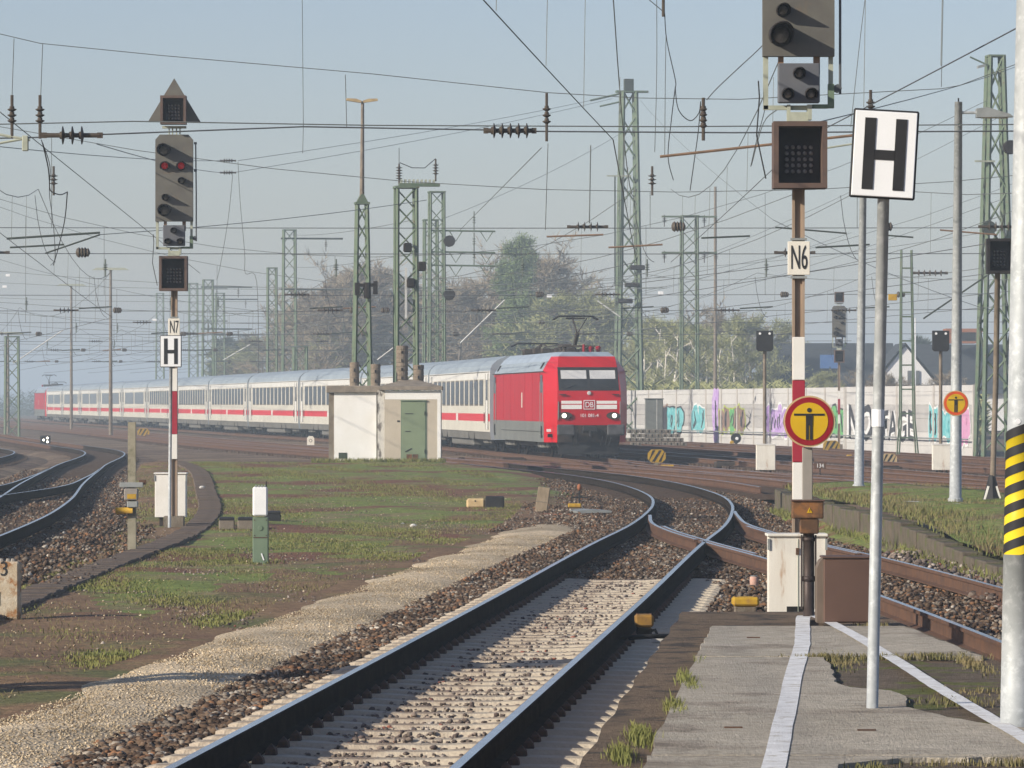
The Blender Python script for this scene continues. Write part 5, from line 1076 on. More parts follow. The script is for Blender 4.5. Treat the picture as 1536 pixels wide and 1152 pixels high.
# mast outside the frame at left whose shadow falls across the gravel path
lattice(0,34.8,0,.5,.36,'lattice mast standing left of the view, throwing a thin shadow over the gravel',x=-5.5,h=9.0,parts=False,z0=-.3,rz=.6,leg=.13)
# ------------------------------------------------------------ overhead line
def wire(name,pts,label,m='wire',r=None,group=None,cat='overhead wire',sag=0,seg=8,n=4):
    """pts world points; each stretch may sag"""
    P=[]
    for i in range(len(pts)-1):
        a,b=Vector(pts[i]),Vector(pts[i+1]); k=seg if sag else 1
        for j in range(k): t=j/k; p=a.lerp(b,t); p.z-=4*sag*t*(1-t); P.append(p)
    P.append(Vector(pts[-1])); rr=[(r or (.0065+.00002*abs(p.y))) for p in P]
    return tag(MB().tube(P,rr,n).build(name,M[m]),label,cat,group)
def adopt(o,t,name=None):
    o.parent=t; o.matrix_parent_inverse=Matrix.Translation(-Vector(t.location))
    if name: o.name=name
    for k in('label','category','group'):
        if k in o: del o[k]
    return o
def W(px,py,d): return (PX(px,d),d,ZY(py,d))
SUP=[14,60,112,184,250,330,420,520]
CH=5.32; track_names={'A':(LA,'platform track'),'B':(LB,'branching right track'),'T':(LT,'train track'),'U':(LU,'first track behind the locomotive'),'V':(LV,'second track behind the locomotive'),'W':(LW,'track along the noise wall'),'C':(LC,'left curving track'),'F':(LF,'yard track before the coaches')}
rng2=random.Random(11)
for key,(L,nm) in track_names.items():
    y0={'A':14,'B':14,'C':14,'T':60,'U':60,'V':60,'W':60,'F':112}[key]; y1={'B':112}.get(key,520)
    sp=[y for y in SUP if y0<=y<=y1]
    st=lambda i:(.32 if i%2 else -.32)
    xs=[L.at(y)+st(i) for i,y in enumerate(sp)]
    if key=='A': xs[0]=-2.05; xs[1]=1.30
    if key=='B': xs=[5.7,3.75,LA.at(112)+.5]
    if key=='C': xs[0]=-8.6; xs[1]=-8.05
    OT=thing('overhead_line','contact wire, carrying wire and droppers strung over the '+nm,'overhead line',(xs[0],sp[0],CH))
    adopt(wire('contact_wire',[(x,y,CH) for x,y in zip(xs,sp)],'','wire',sag=.03),OT)
    mz=[CH+1.75+.1*(k%2) for k in range(len(sp))]; P=[]
    for i in range(len(sp)-1):
        for k in range(9): t=k/9; y=sp[i]+(sp[i+1]-sp[i])*t; P.append((xs[i]+(xs[i+1]-xs[i])*t,y,mz[i]+(mz[i+1]-mz[i])*t-4*1.05*t*(1-t)))
    P.append((xs[-1],sp[-1],mz[-1])); adopt(wire('messenger_wire',P,'','copper'),OT)
    for i in range(len(sp)-1):
        if sp[i+1]>340: break
        for k in range(1,7):
            t=k/7; y=sp[i]+(sp[i+1]-sp[i])*t; x=xs[i]+(xs[i+1]-xs[i])*t; zt=mz[i]+(mz[i+1]-mz[i])*t-4*1.05*t*(1-t)
            b=MB(); b.tube([(x,y,CH),(x+.02,y,zt)],.004+.00002*y,3)
            adopt(b.build('dropper_wire',M['copper']),OT)
# traced span wires of the nearest cross span (about 60 m away)
d=60
def WP(name,pp,d,label,m='wire',r=None,cat='span wire',n=4): return wire(name,[W(a,b,d) for a,b in pp],label,m,r,cat=cat,n=n)
WP('span_wire',[(-80,32),(60,65),(240,83),(560,111),(822,139),(960,147),(1110,149),(1413,133),(1440,128),(1620,60)],d,'highest thin cross wire running the full width from upper left to the H board','copper',.005)
WP('span_wire',[(-80,209),(60,206),(145,202),(455,190),(735,195),(800,197),(1100,199),(1620,196)],d,'dark taut cross wire carrying the brown insulators just above the locomotive mast tops','wire',.0095)
WP('span_wire',[(-80,188),(200,182),(560,188),(1000,190),(1620,186)],d+3,'faint second cross wire just above the taut one','copper',.008)
WP('hanging_wire',[(453,-40),(455,190),(454,230)],d,'thin vertical wire crossing the taut cross wire left of centre','copper',.004)
WP('hanging_wire',[(21,58),(18,145)],d,'left of two thin vertical wires above the left insulators','copper',.005); WP('hanging_wire',[(64,65),(61,145)],d,'right of two thin vertical wires above the left insulators','copper',.005)
WP('hanging_wire',[(822,215),(818,345)],d,'thin vertical wire below the upright insulator left of the tallest tower','copper',.005)
WP('hanging_wire',[(518,112),(520,190)],d,'very thin vertical wire above the twin street lamp','copper',.005); WP('hanging_wire',[(886,218),(884,335)],d+40,'thin vertical rod between the upright insulator and the tallest tower','copper',.012)
x,y,z=W(765,196,d); insul_h((x,y,z),.62,'horizontal brown insulator on the taut cross wire above the locomotive',n=5,r=.10,rod=.03)
x,y,z=W(108,203,d); insul_h((x,y,z),.72,'horizontal dark insulator on the taut cross wire at upper left',n=3,r=.12,rod=.03)
for px,lab in((18,'left upright insulator of the upper left pair'),(60,'right upright insulator of the upper left pair')): x,y,z=W(px,208,d); insul_v(x,y,z,z+.56,None,lab,r=.06,rod=.02)
x,y,z=W(820,212,d); insul_v(x,y,z,z+.62,None,'single upright insulator hanging from the highest cross wire left of the tallest tower',r=.055,rod=.018,n=3)
x,y,z=W(995,25,d); insul_v(x,y,z,z+.6,None,'insulator cut by the top edge right of the tallest tower',r=.085,rod=.02)
x,y,z=W(1055,205,d); insul_v(x,y,z-.05,z+.50,None,'upright insulator with a looped cable right of the tallest tower',r=.05,n=4,rod=.022)
x,y,z=W(1306,170,d); insul_v(x,y,z-.1,z+.3,None,'insulator top showing just above the large H board',r=.06,n=2,rod=.02)
def loop(pp,d,lab,r=.0065,m='black'): 
    dd_=d if isinstance(d,tuple) else (d,d); P=[Vector(W(a,b,dd_[0]+(dd_[1]-dd_[0])*i/(len(pp)-1))) for i,(a,b) in enumerate(pp)]; Q=[]
    for i in range(len(P)-1):
        p0=P[max(i-1,0)];p1=P[i];p2=P[i+1];p3=P[min(i+2,len(P)-1)]
        for k in range(5): t=k/5; Q.append(.5*((2*p1)+(-p0+p2)*t+(2*p0-5*p1+4*p2-p3)*t*t+(-p0+3*p1-3*p2+p3)*t**3))
    Q.append(P[-1]); return tag(MB().tube(Q,r,5).build('jumper_cable',M[m]),lab,'cable')
loop([(997,20),(1000,60),(1013,120),(1013,135),(1018,165),(1035,181),(1048,170),(1051,152)],d,'dark looping cable hanging beside the insulator right of the tallest tower')
loop([(1013,130),(1007,180),(1002,235),(1010,270)],(60,71),'left dark cable dropping from the loop to the contact wire'); loop([(1051,155),(1047,200),(1040,250),(1035,286)],d,'right dark cable dropping from the loop to the right hand wire')
loop([(985,0),(985,110),(982,228)],d,'thin vertical cable left of the loop',.005,'copper'); loop([(999,50),(998,110),(997,232)],d,'thin vertical cable straight below the cut insulator',.005,'copper'); 
loop([(62,210),(75,250),(74,290),(79,330),(83,385),(76,398)],(60,112),'dark cable dropping from the upper left insulators'); loop([(64,215),(72,250),(74,270),(76,286),(90,292),(101,288)],(60,73),'small loop of cable at upper left',.009); loop([(101,288),(97,330),(88,370),(80,398)],(73,112),'second dark cable dropping at upper left',.010)
loop([(1060,150),(1075,133),(1110,100),(1140,72),(1180,30)],d,'thin wire slanting up to the right from the looped insulator',.007,'wire')
loop([(974,0),(992,15),(996,20)],d,'thin wire slanting to the cut insulator',.006,'wire')
loop([(1300,-20),(1290,60),(1276,190)],d,'thin wire dropping from the top right of the N6 head',.005,'copper'); loop([(1415,-20),(1412,130)],d,'thin vertical wire above the lamp post head',.005,'copper'); loop([(1165,165),(1145,185),(1127,248)],d,'thin dropper left of the N6 indicator',.007,'copper')
loop([(1148,108),(1150,150),(1135,210),(1126,250)],d-15,'slack cable hanging left of the N6 frame',.004,'black')
def arm(pp,d,lab,m='arm_rust',r=.022,dd=0):
    P=[W(a,b,d+dd*i) for i,(a,b) in enumerate(pp)]; return tag(MB().tube(P,r,6).build('registration_arm',M[m]),lab,'registration arm')
arm([(990,235),(1280,203)],60,'long rusty registration arm reaching left of the N6 indicator',r=.02); arm([(1240,222),(1285,215)],60,'short light arm right of the N6 indicator','cream_frame',.014)
arm([(-40,195),(45,210)],60,'pale upper arm at the far left edge','cream_frame',.02); arm([(-40,222),(42,207)],60,'pale lower arm at the far left edge','cream_frame',.018); x,y,z=W(38,215,60); tag(MB().bbox((0,0,0),(.08,.06,.2),.01).build('arm_clamp',M['cream_frame'],loc=(x,y,z)),'pale clamp where the far left arms meet','clamp')
arm([(10,358),(150,349)],112,'dark horizontal arm at left below the small cable loop','mast_dark',.03); arm([(68,380),(150,352)],112,'slanting lower arm at left','mast_dark',.022)
arm([(820,355),(905,352)],112,'rusty arm left of the tallest tower','arm_rust',.025); arm([(1052,357),(1125,354)],112,'dark arm at right of the T-armed mast','mast_dark',.025); arm([(1163,341),(1270,350)],112,'dark arm crossing the N6 mast','mast_dark',.022); arm([(1330,353),(1370,356)],112,'dark arm right of the H board pole','mast_dark',.022); arm([(1410,345),(1495,352)],112,'rusty arm left of the right indicator box','arm_rust',.022)
# further cross spans, generated where they stand
def span(d,xa,xb,zlow,zup,sag,label,big):
    ST=thing('cross_span',label,'cross span',(xa,d,zlow))
    for z,nm in((zlow,'lower_wire'),(zlow+.62,'middle_wire')): adopt(wire(nm,[(xa,d,z),(xb,d,z+.03)],'','wire',.006+.00003*d,sag=.05),ST)
    adopt(wire('top_wire',[(xa,d,zup),(xb,d,zup)],'','copper',.005+.00003*d,sag=sag,seg=16),ST)
    def zs(x): t=(x-xa)/(xb-xa); return zup-4*sag*t*(1-t)
    for key,(L,nm) in track_names.items():
        if key=='B' and d>80: continue
        if key=='F' and d<170: continue
        x=L.at(d)
        if not xa<x<xb: continue
        adopt(wire('hanging_wire',[(x,d,zlow+.6),(x,d,zs(x))],'','copper',.004+.00003*d),ST)
        adopt(insul_v(x+.05,d,CH+1.6,CH+2.3,None,r=.10,m='insul_g' if d>150 else 'insul'),ST)
        if abs(x/d)<.125:
            adopt(MB().lathe([(.03,-.17),(.09,-.15),(.13,-.09),(.09,-.06),(.13,-.02),(.09,.01),(.13,.05),(.09,.09),(.11,.13),(.03,.17)],(0,0,0),12,'x').build('barrel_insulator',M['insul'],loc=(x+rng2.uniform(.5,.9),d,zlow+rng2.choice([0,0,.62]))),ST)
            adopt(insul_h((x-1.5,d,zlow+rng2.choice([0,.62])),.9,None,r=.12,n=4,rod=.03),ST)
            a=MB(); a.tube([(x-1.0,d,CH+.35),(x+.3,d,CH+.42)],.014+.00008*d,5); adopt(a.build('registration_arm',M['arm_rust' if key in'AB' else 'mast_dark']),ST)
            adopt(wire('jumper_cable',[(x-.4+.5*t_,d,CH+1.6-1.6*t_**.6-.25*math.sin(math.pi*t_)) for t_ in [k_/8 for k_ in range(9)]],'','black',.005+.00002*d),ST)
span(112,-22,30,5.55,11,4.0,'second nearest cross span of wires with dark barrel insulators, above the N7 indicator level',1)
span(184,-30,19,5.6,14,6.3,'cross span of wires reaching the large green tower at right',1)
span(250,-34,30,5.65,15,7,'cross span of fine wires just in front of the tallest tower',0)
span(330,-42,24,5.7,14,6,'hazy cross span level with the two-armed mast',0)
span(420,-60,20,5.7,14,6,'faintest cross span far back in the mist',0)
# long feeder wires to the tallest tower and the right tower
def LW_(a,da,b,db,lab,m='wire',sag=.4,r=None): wire('feeder_wire',[W(*a,da),W(*b,db)],lab,m,r,sag=sag,cat='feeder wire')
LW_((357,241),190,(925,142),287,'upper feeder wire rising from left to the tallest tower top','copper',.2); LW_((350,259),190,(918,148),287,'lower feeder wire rising from left to the tallest tower top','copper',.2)
for py,lab in((241,'upper small horizontal insulator above the thin lamp poles'),(259,'lower small horizontal insulator above the thin lamp poles')): x,y,z=W(342,py,190); insul_h((x,y,z),.6,lab,n=4,r=.1,rod=.03)
LW_((-20,218),90,(335,241),190,'feeder wire from the left edge to the upper small insulator','copper',.1); LW_((145,216),80,(335,259),190,'wire from the left dropper to the lower small insulator','copper',.1); loop([(357,243),(360,300),(367,380),(368,410),(385,422),(388,560)],190,'thin loose cable falling from the upper small insulator',.013,'copper'); loop([(349,262),(342,330),(330,400),(325,420)],190,'thin loose cable falling from the lower small insulator',.013,'copper')
LW_((960,150),287,(1160,330),140,'wire falling right from the tallest tower','copper',.3); LW_((1536,95),184,(1200,190),60,'wire from the right tower to the N6 mast region','wire',.1)
LW_((812,222),60,(690,345),150,'thin wire slanting down left from the upright insulator','copper',0); LW_((1160,330),140,(1500,470),184,'wire continuing down to the right tower','copper',.2)
LW_((0,168),60,(300,410),150,'wire falling from the left edge towards the N7 indicator','copper',0); LW_((940,195),286,(660,330),240,'wire between the tallest tower and the hut side tower','copper',.3)
LW_((1500,175),184,(960,420),288,'wire from the right tower down to the tallest tower','copper',.4); LW_((1500,300),184,(960,470),288,'low wire from the right tower to the tallest tower','copper',.3); LW_((1500,345),184,(1050,400),278,'wire from the right tower to the T-armed mast','copper',.2)
LW_((640,300),148,(150,352),112,'wire from the hut masts to the left arm','copper',.1); LW_((430,352),330,(620,330),150,'upper wire from the hazy two-armed mast to the hut mast','copper',.2); LW_((430,400),330,(620,380),150,'lower wire from the hazy two-armed mast to the hut mast','copper',.2)
for i,(py0,py1,d0,d1) in enumerate(((405,432,260,200),(423,416,300,210),(452,460,250,190),(468,476,280,200),(486,492,300,230),(500,507,330,260),(514,498,330,230),(446,430,330,220))):
    wire('feeder_wire',[W(-20,py0,d0),W(1000,py1,d1)],'fine hazy wire criss-crossing others above the far coaches and bare trees','copper',.013,sag=.5,cat='feeder wire',group='fine hazy background wires')
for i,(a,b,d,m) in enumerate((((690,515),(757,450),200,'arm_light'),((603,540),(480,0),0,0),((1385,478),(1500,400),150,'mast_dark'),((20,545),(95,495),330,'arm_light'),((335,540),(375,517),320,'arm_light'),((896,451),(930,475),250,'arm_light'))):
    if d and b[1]: arm([a,b],d,('long bright white slanting arm left of the locomotive pantograph','', 'dark slanting strut with insulator right of the ladder mast','pale slanting arm in the mist at far left','pale slanting arm above the seventh coach','bright short arm left of the tallest tower')[i],m,.018+.00008*d)
arm([(566,540),(596,517)],160,'short bright slanting arm between the two middle vent stacks','arm_light',.025)
for px,py,d,lab in((504/3.07+660,565/3.07+260,240,'tiny white tag on the wires above the pantograph'),(1017/3.07+660,551/3.07+260,240,'tiny white tag on the wires right of the tallest tower'),(12,413,300,'white plate standing in for lamp glare at the left edge'),(7,430,300,'small white tag at the left edge'),(232,480,300,'small white tag left of the N7 plate')):  # lamp glare at the left edge is drawn as a plain white plate
    x,y,z=W(px,py,d); tag(MB().bbox((0,0,0),(.28,.05,.16),.01).build('wire_tag',M['sign_white'],loc=(x,y,z)),lab,'tag')
x,y,z=W(1339,446,150); tag(MB().bbox((0,0,0),(.28,.05,.20),.01).build('orange_plate',M['yellow'],loc=(x,y,z)),'small orange plate on the wires right of the H board pole','plate')

# ------------------------------------------------------------ noise wall with graffiti
def wall(name,xa,ya,xb,yb,n,label,h0=-.38,h1=2.74):
    L=math.hypot(xb-xa,yb-ya); rz=math.atan2(yb-ya,xb-xa); t=thing(name,label,'noise wall',(xa,ya,0),rz); pw=L/n
    zs_=[h0,.0,.62,1.24,1.86,h1-.28,h1]
    for k in range(n):
        x0=k*pw; 
        MB().box((x0,0,(h0+h1)/2),(.22,.24,h1-h0)).build('post',M['wall_post'],t)
        for j in range(6):
            m='wall_light' if j in(0,1,5,4) else 'wall_grey'
            MB().box((x0+pw/2,0,(zs_[j]+zs_[j+1])/2),(pw-.23,.14+.01*(j%2),zs_[j+1]-zs_[j]-.012)).build('panel',M[m],t)
    MB().box((L,0,(h0+h1)/2),(.22,.24,h1-h0)).build('post',M['wall_post'],t)
    MB().tube([(0,.35,.35),(L,.35,.35)],.035,6).build('pipe_rail',M['galv2'],t)
    return t,L,rz
wr,LR,rzr=wall('noise_wall',20.25,204,16.5,229.6,7,'nearer right stretch of the pale concrete noise wall with NOSTAGE style black and white graffiti')
wl2,LL,rzl=wall('noise_wall',16.75,234,7.0,292,14,'farther left stretch of the noise wall behind the locomotive with teal, brown and lilac graffiti')
# graffiti: flat paint, placed along each wall by where it stands
def gpos(px,xa,ya,rz,L):     # distance along the wall seen in column px
    best=None
    for k in range(2001):
        s=L*k/2000; x=xa+s*math.cos(rz); y=ya+s*math.sin(rz); e=abs(768+F*x/y-px)
        if best is None or e<best[0]: best=(e,s)
    return best[1]
def gpoly(t,poly,m,lay,name='graffiti_stroke'):
    y=.09+.003*lay; return MB().add([(a,y,z) for a,z in poly],[tuple(range(len(poly)))]).build(name,GR.get(m) or M[m],t)
def strokes(t,P,xa,ya,rz,L,m,lay,wd=.12):      # polyline strokes in px rows
    out=[]
    for pts in P:
        Q=[]
        for px,py in pts:
            s=gpos(px,xa,ya,rz,L); y=ya+s*math.sin(rz); Q.append((s,ZY(py,y)))
        b=MB()
        for i in range(len(Q)-1):
            (a,b1),(c,e)=Q[i],Q[i+1]; dx,dz=c-a,e-b1; l=math.hypot(dx,dz) or 1; sc=6.0
            # widen along the wall so the stroke keeps its look on the receding surface
            nx=wd*2.2*(abs(dz)/l)+.15; nz=wd*(abs(dx)/l)+.02
            b.add([(a-nx/2,.09+.003*lay,b1-nz/2),(a+nx/2,.09+.003*lay,b1+nz/2),(c+nx/2,.09+.003*lay,e+nz/2),(c-nx/2,.09+.003*lay,e-nz/2)],[(3,2,1,0)])
        out.append(b.build('graffiti_stroke',GR[m],t))
    return out
ar=(20.25,204,rzr,LR); al=(16.75,234,rzl,LL)
def area(t,a,px0,px1,py0,py1,m,lay,j=3,seed=0):
    rr=random.Random(seed); n=max(2,int((px1-px0)/5)); top=[];bot=[]
    for k in range(n+1):
        px=px0+(px1-px0)*k/n; s=gpos(px,*a); y=a[1]+s*math.sin(a[2]); top.append((s,ZY(py0+rr.uniform(-j,j),y))); bot.append((s,ZY(py1+rr.uniform(-j,j),y)))
    return gpoly(t,top+bot[::-1],m,lay,'graffiti_fill')
def wall_text(t,a,body,p0,p1,y0,y1,off,m,lay):
    s0,s1=gpos(p0,*a),gpos(p1,*a); sc=(s0+s1)/2; ym=a[1]+sc*math.sin(a[2]); z0,z1=ZY(y1,ym),ZY(y0,ym)
    cu=bpy.data.curves.new('lettering','FONT'); cu.body=body; cu.size=1; cu.offset=off; cu.align_x='CENTER'; cu.align_y='CENTER'; cu.space_character=1.02
    tt=bpy.data.objects.new('lettering',cu); COL.objects.link(tt); dg=bpy.context.evaluated_depsgraph_get(); me=bpy.data.meshes.new_from_object(tt.evaluated_get(dg)); bpy.data.objects.remove(tt)
    co=np.array([v.co[:] for v in me.vertices]); mn,mx=co.min(0),co.max(0); 
    for v in me.vertices:
        x,y,_=v.co; u=(x-mn[0])/(mx[0]-mn[0])-.5; h_=(y-mn[1])/(mx[1]-mn[1])
        v.co=(-u*abs(s1-s0),0,z0+(z1-z0)*h_+.06*math.sin(u*23))
    me.materials.clear(); me.materials.append(GR[m]); return inst('lettering',me,t,(sc,.092+.004*lay,0))
for o_,m_,l_ in((.085,'white',0),(.02,'black',1)):
    wall_text(wr,ar,'NO',1276-(3 if o_>.05 else 0),1312,607,660,o_,m_,l_); wall_text(wr,ar,'STAGE',1315,1374+(2 if o_>.05 else 0),615,661,o_,m_,l_)
# unreadable sprayed pieces: swollen letter shapes with a light rim, a fill and dark inner lines
def piece(t,a,p0,p1,y0,y1,fill,rim,n,seed,line='black'):
    rr=random.Random(seed); wpx=(p1-p0)/n
    for k in range(n):
        c=p0+wpx*(k+.5); hh=(y1-y0)/2*rr.uniform(.88,1.08); yc=(y0+y1)/2+rr.uniform(-1.5,1.5); ph=rr.uniform(0,6)
        for lay,(sc,m) in enumerate(((1.16,rim),(1.0,fill if not isinstance(fill,list) else fill[k%len(fill)]))):
            P=[]
            for q in range(22):
                th=2*math.pi*q/22; e=1+.12*math.sin(3*th+ph)+.10*math.sin(5*th+2*ph); ca,sa=math.cos(th),math.sin(th)
                px=c+wpx*.56*sc*e*math.copysign(abs(ca)**.6,ca); py=yc-hh*(sc if lay else sc*.98)*e*math.copysign(abs(sa)**.6,sa)*.92
                s_=gpos(px,*a); P.append((s_,ZY(py,a[1]+s_*math.sin(a[2]))))
            gpoly(t,P,m,lay+(k%2)*.3)
        for q in range(2):
            x0=c+rr.uniform(-.25,.25)*wpx; strokes(t,[[(x0,yc-hh*rr.uniform(.3,.7)),(x0+rr.uniform(-.3,.3)*wpx,yc+rr.uniform(-.2,.2)*hh),(x0+rr.uniform(-.2,.2)*wpx,yc+hh*rr.uniform(.3,.7))]],*a,line,2,.05)
piece(wr,ar,1396,1409,606,664,'teal','white',2,3); piece(wr,ar,1413,1429,615,662,'teal','white',2,4,'teal'); piece(wr,ar,1441,1457,610,668,'pink','white',2,5,'pink')
piece(wl2,al,1238,1269,612,656,'green','black',3,6); piece(wl2,al,1149,1186,609,657,'lilac','white',4,7); piece(wl2,al,1081,1119,610,650,['brown','brown','green','brown','brown'],'lime',5,8)
piece(wl2,al,1003,1026,608,651,'teal','black',2,9); piece(wl2,al,1040,1060,609,650,'teal','white',2,10); piece(wl2,al,1072,1079,580,660,'lilac','lilac',1,11); piece(wl2,al,988,1003,610,650,'black','brown',2,12)
strokes(wl2,[[(1121,622),(1127,628)],[(1128,632),(1121,640),(1127,646)],[(1125,617),(1129,622)]],*al,'black',1,.06)
# stack of grey hollow blocks and a grey cabinet by the wall
x0,d0=PX(945,228),228
t=thing('block_stack','long low stack of grey hollow concrete blocks behind the striped board','block stack',(0,0,0)); bm=MB().bbox((0,0,0),(.50,.40,.20),.03).mesh('concrete_block',M['pile']); hm=MB().lathe([(.07,0),(.07,.01)],(0,0,0),6,'y').mesh('block_hole',M['dark'])
for r_ in range(5):
    for k in range(12-(r_*1)):
        x=PX(937,222)+.26+k*.30+(r_%2)*.15; y=222; 
        if x>PX(1044-r_*9,222): continue
        b=inst('concrete_block',bm,t,(x,y+(k*.0),-.20+.20*r_)); b.scale=(.56,1,.92); inst('block_hole',hm,b,(0,-.205,0))
x,d,_=G(985,659,-.3); t=thing('grey_cabinet','tall grey metal cabinet standing against the noise wall','cabinet',(PX(981,262),262,-.3)); MB().bbox((0,0,1.25),(1.0,.8,2.4),.04).build('body',M['loco_grey'],t); MB().box((0.15,-.41,1.25),(.03,.02,2.4)).build('door_seam',M['coach_white'],t); MB().bbox((0,0,2.48),(1.1,.9,.06),.02).build('lid',M['mast_dark'],t)

# ------------------------------------------------------------ houses behind the wall
def house(name,xc,y,w_,dp,zw,zr,label,walls='house_white',ridge='x'):
    t=thing(name,label,'house',(xc,y,-.3))
    MB().box((0,dp/2,zw/2),(w_-.4,dp-.4,zw)).build('wall',M[walls],t)
    q=MB(); o=.3
    if ridge=='x': vs=[(-w_/2,-o,zw-.2),(w_/2,-o,zw-.2),(w_/2,dp+o,zw-.2),(-w_/2,dp+o,zw-.2),(-w_/2,dp/2,zr),(w_/2,dp/2,zr)]; fs=[(0,1,5,4),(2,3,4,5),(1,2,5),(3,0,4),(0,3,2,1)]
    else: vs=[(-w_/2,-o,zw-.2),(w_/2,-o,zw-.2),(w_/2,dp+o,zw-.2),(-w_/2,dp+o,zw-.2),(0,-o,zr),(0,dp+o,zr)]; fs=[(0,4,5,3),(1,2,5,4)]
    q.add(vs,fs).build('roof',M['roof_dark'],t)
    if ridge=='y': MB().prism([(-w_/2+.25,zw-.25),(w_/2-.25,zw-.25),(0,zr-.25)],-.05,dp).build('gable_wall',M[walls],t)
    return t
d=380; s=d/F
house('long_house',PX(1255,d),d,190*s,14,3.2,ZY(513,d)+.3,'long building with a dark slate roof behind the wall left of the white gable')
house('long_house',PX(1478,d),d,190*s,14,3.2,ZY(515,d)+.3,'building with a dark slate roof behind the wall right of the white gable')
hg=house('gable_house',PX(1358,d-30),d-30,104*(d-30)/F,9,ZY(572,d-30)+.3,ZY(514,d-30)+.3,'white house gable rising behind the noise wall',ridge='y')
MB().box((.6,-.12,ZY(560,350)),(.9,.06,1.0)).build('window',M['glass_b'],hg)
t=COL.objects['long_house.001']; q=MB(); q.prism([(-1.6,7.3),(.9,7.3),(1.5,8.5),(-1.6,8.5)],2,5); ch=q.build('dormer',M['terra'],t,loc=(-1.4,-.0,-.15)); MB().box((0,1.98,7.85),(1.6,.06,.7)).build('dormer_window',M['dark'],ch)
t=thing('thin_pole','short white flag pole above the white gable','pole',(PX(1373,340),340,-.3)); MB().tube([(0,0,0),(0,0,ZY(477,340)+.3)],.05,6).build('pole',M['sign_white'],t)
t=thing('billboard','small blue sign board on the far slate roof','sign',(PX(1245,375),375,ZY(548,375))); MB().box((0,0,.3),(1.6,.1,1.1)).build('panel',mat('blue_sign',(.05,.12,.30),(.08,.16,.34),2,.6),t); MB().box((0,0,-.8),(.1,.1,1.4)).build('stand',M['mast_dark'],t)

# ------------------------------------------------------------ bare spring trees
def tree_mesh(seed,h,spread,style,ntw=9,limbs=15):
    rr=random.Random(seed); b=MB(); tw=MB()
    def twig(p,d,l):
        u=Vector((rr.gauss(0,1),rr.gauss(0,.6),rr.gauss(0,1))).normalized(); w_=.035+.0*l; q=p+d*l; sd_=u.cross(d).normalized()*w_
        tw.add([p-sd_,p+sd_,q],[(0,1,2)])
        if style in('g','o') :
            c=p+d*l*rr.uniform(.4,1); e=Vector((rr.gauss(0,1),rr.gauss(0,1),rr.gauss(0,1))).normalized()*rr.uniform(.06,.16); f=e.cross(Vector((rr.gauss(0,1),rr.gauss(0,1),1))).normalized()*.1; tw.add([c-e,c+f,c+e],[(0,1,2)],1)
    def grow(p,d,l,r,lev):
        pts=[p]; dd=d.copy(); n=4
        for k in range(n): dd=(dd+Vector((rr.gauss(0,.13),rr.gauss(0,.13),rr.gauss(.05,.09)))).normalized(); pts.append(pts[-1]+dd*l/n)
        b.tube(pts,[r*(1-.8*k/n) for k in range(n+1)],3 if lev else 5,caps=False)
        if lev<2:
            for k in range(7 if lev==0 else 6):
                t=rr.uniform(.25,1); i=min(n-1,int(t*n)); q=pts[i].lerp(pts[i+1],t*n-i)
                nd=(dd+Vector((rr.gauss(0,.6),rr.gauss(0,.6),rr.gauss(.1,.45)))).normalized(); grow(q,nd,l*rr.uniform(.35,.6),r*.4,lev+1)
        else: pass
        if lev>=1:
            for k in range(ntw if lev==2 else 5):
                t=rr.uniform(.1,1); i=min(n-1,int(t*n)); q=pts[i].lerp(pts[i+1],t*n-i); nd=(dd+Vector((rr.gauss(0,.6),rr.gauss(0,.6),rr.gauss(.1,.5)))).normalized(); twig(q,nd,rr.uniform(.4,1.2))
    trunk=[Vector((0,0,-.3))]
    for k in range(6): trunk.append(Vector((rr.gauss(0,.10*k*.4),rr.gauss(0,.1*k*.4),h*.9*(k+1)/6)))
    tr=MB(); tr.tube(trunk,[h*.016*(1-.85*k/6) for k in range(7)],7)
    for k in range(limbs):
        t=.14+.86*(k+.5)/limbs; i=min(5,int(t*6)); q=trunk[i].lerp(trunk[i+1],t*6-i); a=k*2.4+rr.uniform(-.4,.4)
        sh=math.sin(math.pi*min(1,.25+t*.72))**.8 if style not in 'cg' else (1.2-.95*t)
        grow(q,Vector((math.cos(a),math.sin(a),.55+.6*t)).normalized(),h*spread*sh*rr.uniform(.8,1.15),h*.006,0)
    tk={'b':'bark','o':'bark','g':'bark','c':'bark','w':'birch'}[style]; tm={'b':'twig_b','o':'twig_o','g':'twig_g','c':'conifer','w':'twig_o'}[style]
    cm=MB(); cm.v=b.v+tw.v; nb=len(b.v); cm.f=b.f+[tuple(i+nb for i in f) for f in tw.f]; cm.m=[0]*len(b.f)+[1]*len(tw.f)
    return tr.mesh('trunk',M[tk]), cm.mesh('crown',[M[tk],M[tm]])
TM={'b1':tree_mesh(1,14,.36,'b'),'b2':tree_mesh(2,14,.42,'b'),'o1':tree_mesh(3,13,.38,'o'),'o2':tree_mesh(4,12,.45,'o'),'g1':tree_mesh(5,17,.19,'g',18,26),'w1':tree_mesh(6,13,.30,'w',3,8),'w2':tree_mesh(16,13,.24,'w',3,7),'c1':tree_mesh(8,12,.22,'c',14,20)}
HB={'b1':14,'b2':14,'o1':13,'o2':12,'g1':17,'w1':13,'w2':13,'c1':12}
def tree(kind,px,d,top,label,wx=1.0):
    h=(ZY(top,d)+.5)*.87; t=thing({'c':'conifer_tree','w':'birch_tree'}.get(kind[0],'bare_tree'),label,'tree',(PX(px,d),d,-.4),random.uniform(0,6.28),'bare trees behind the yard'); s=h/HB[kind]; 
    o=inst('trunk',TM[kind][0],t); o.scale=(s*wx,s*wx,s); o=inst('crown',TM[kind][1],t); o.scale=(s*wx,s*wx,s)
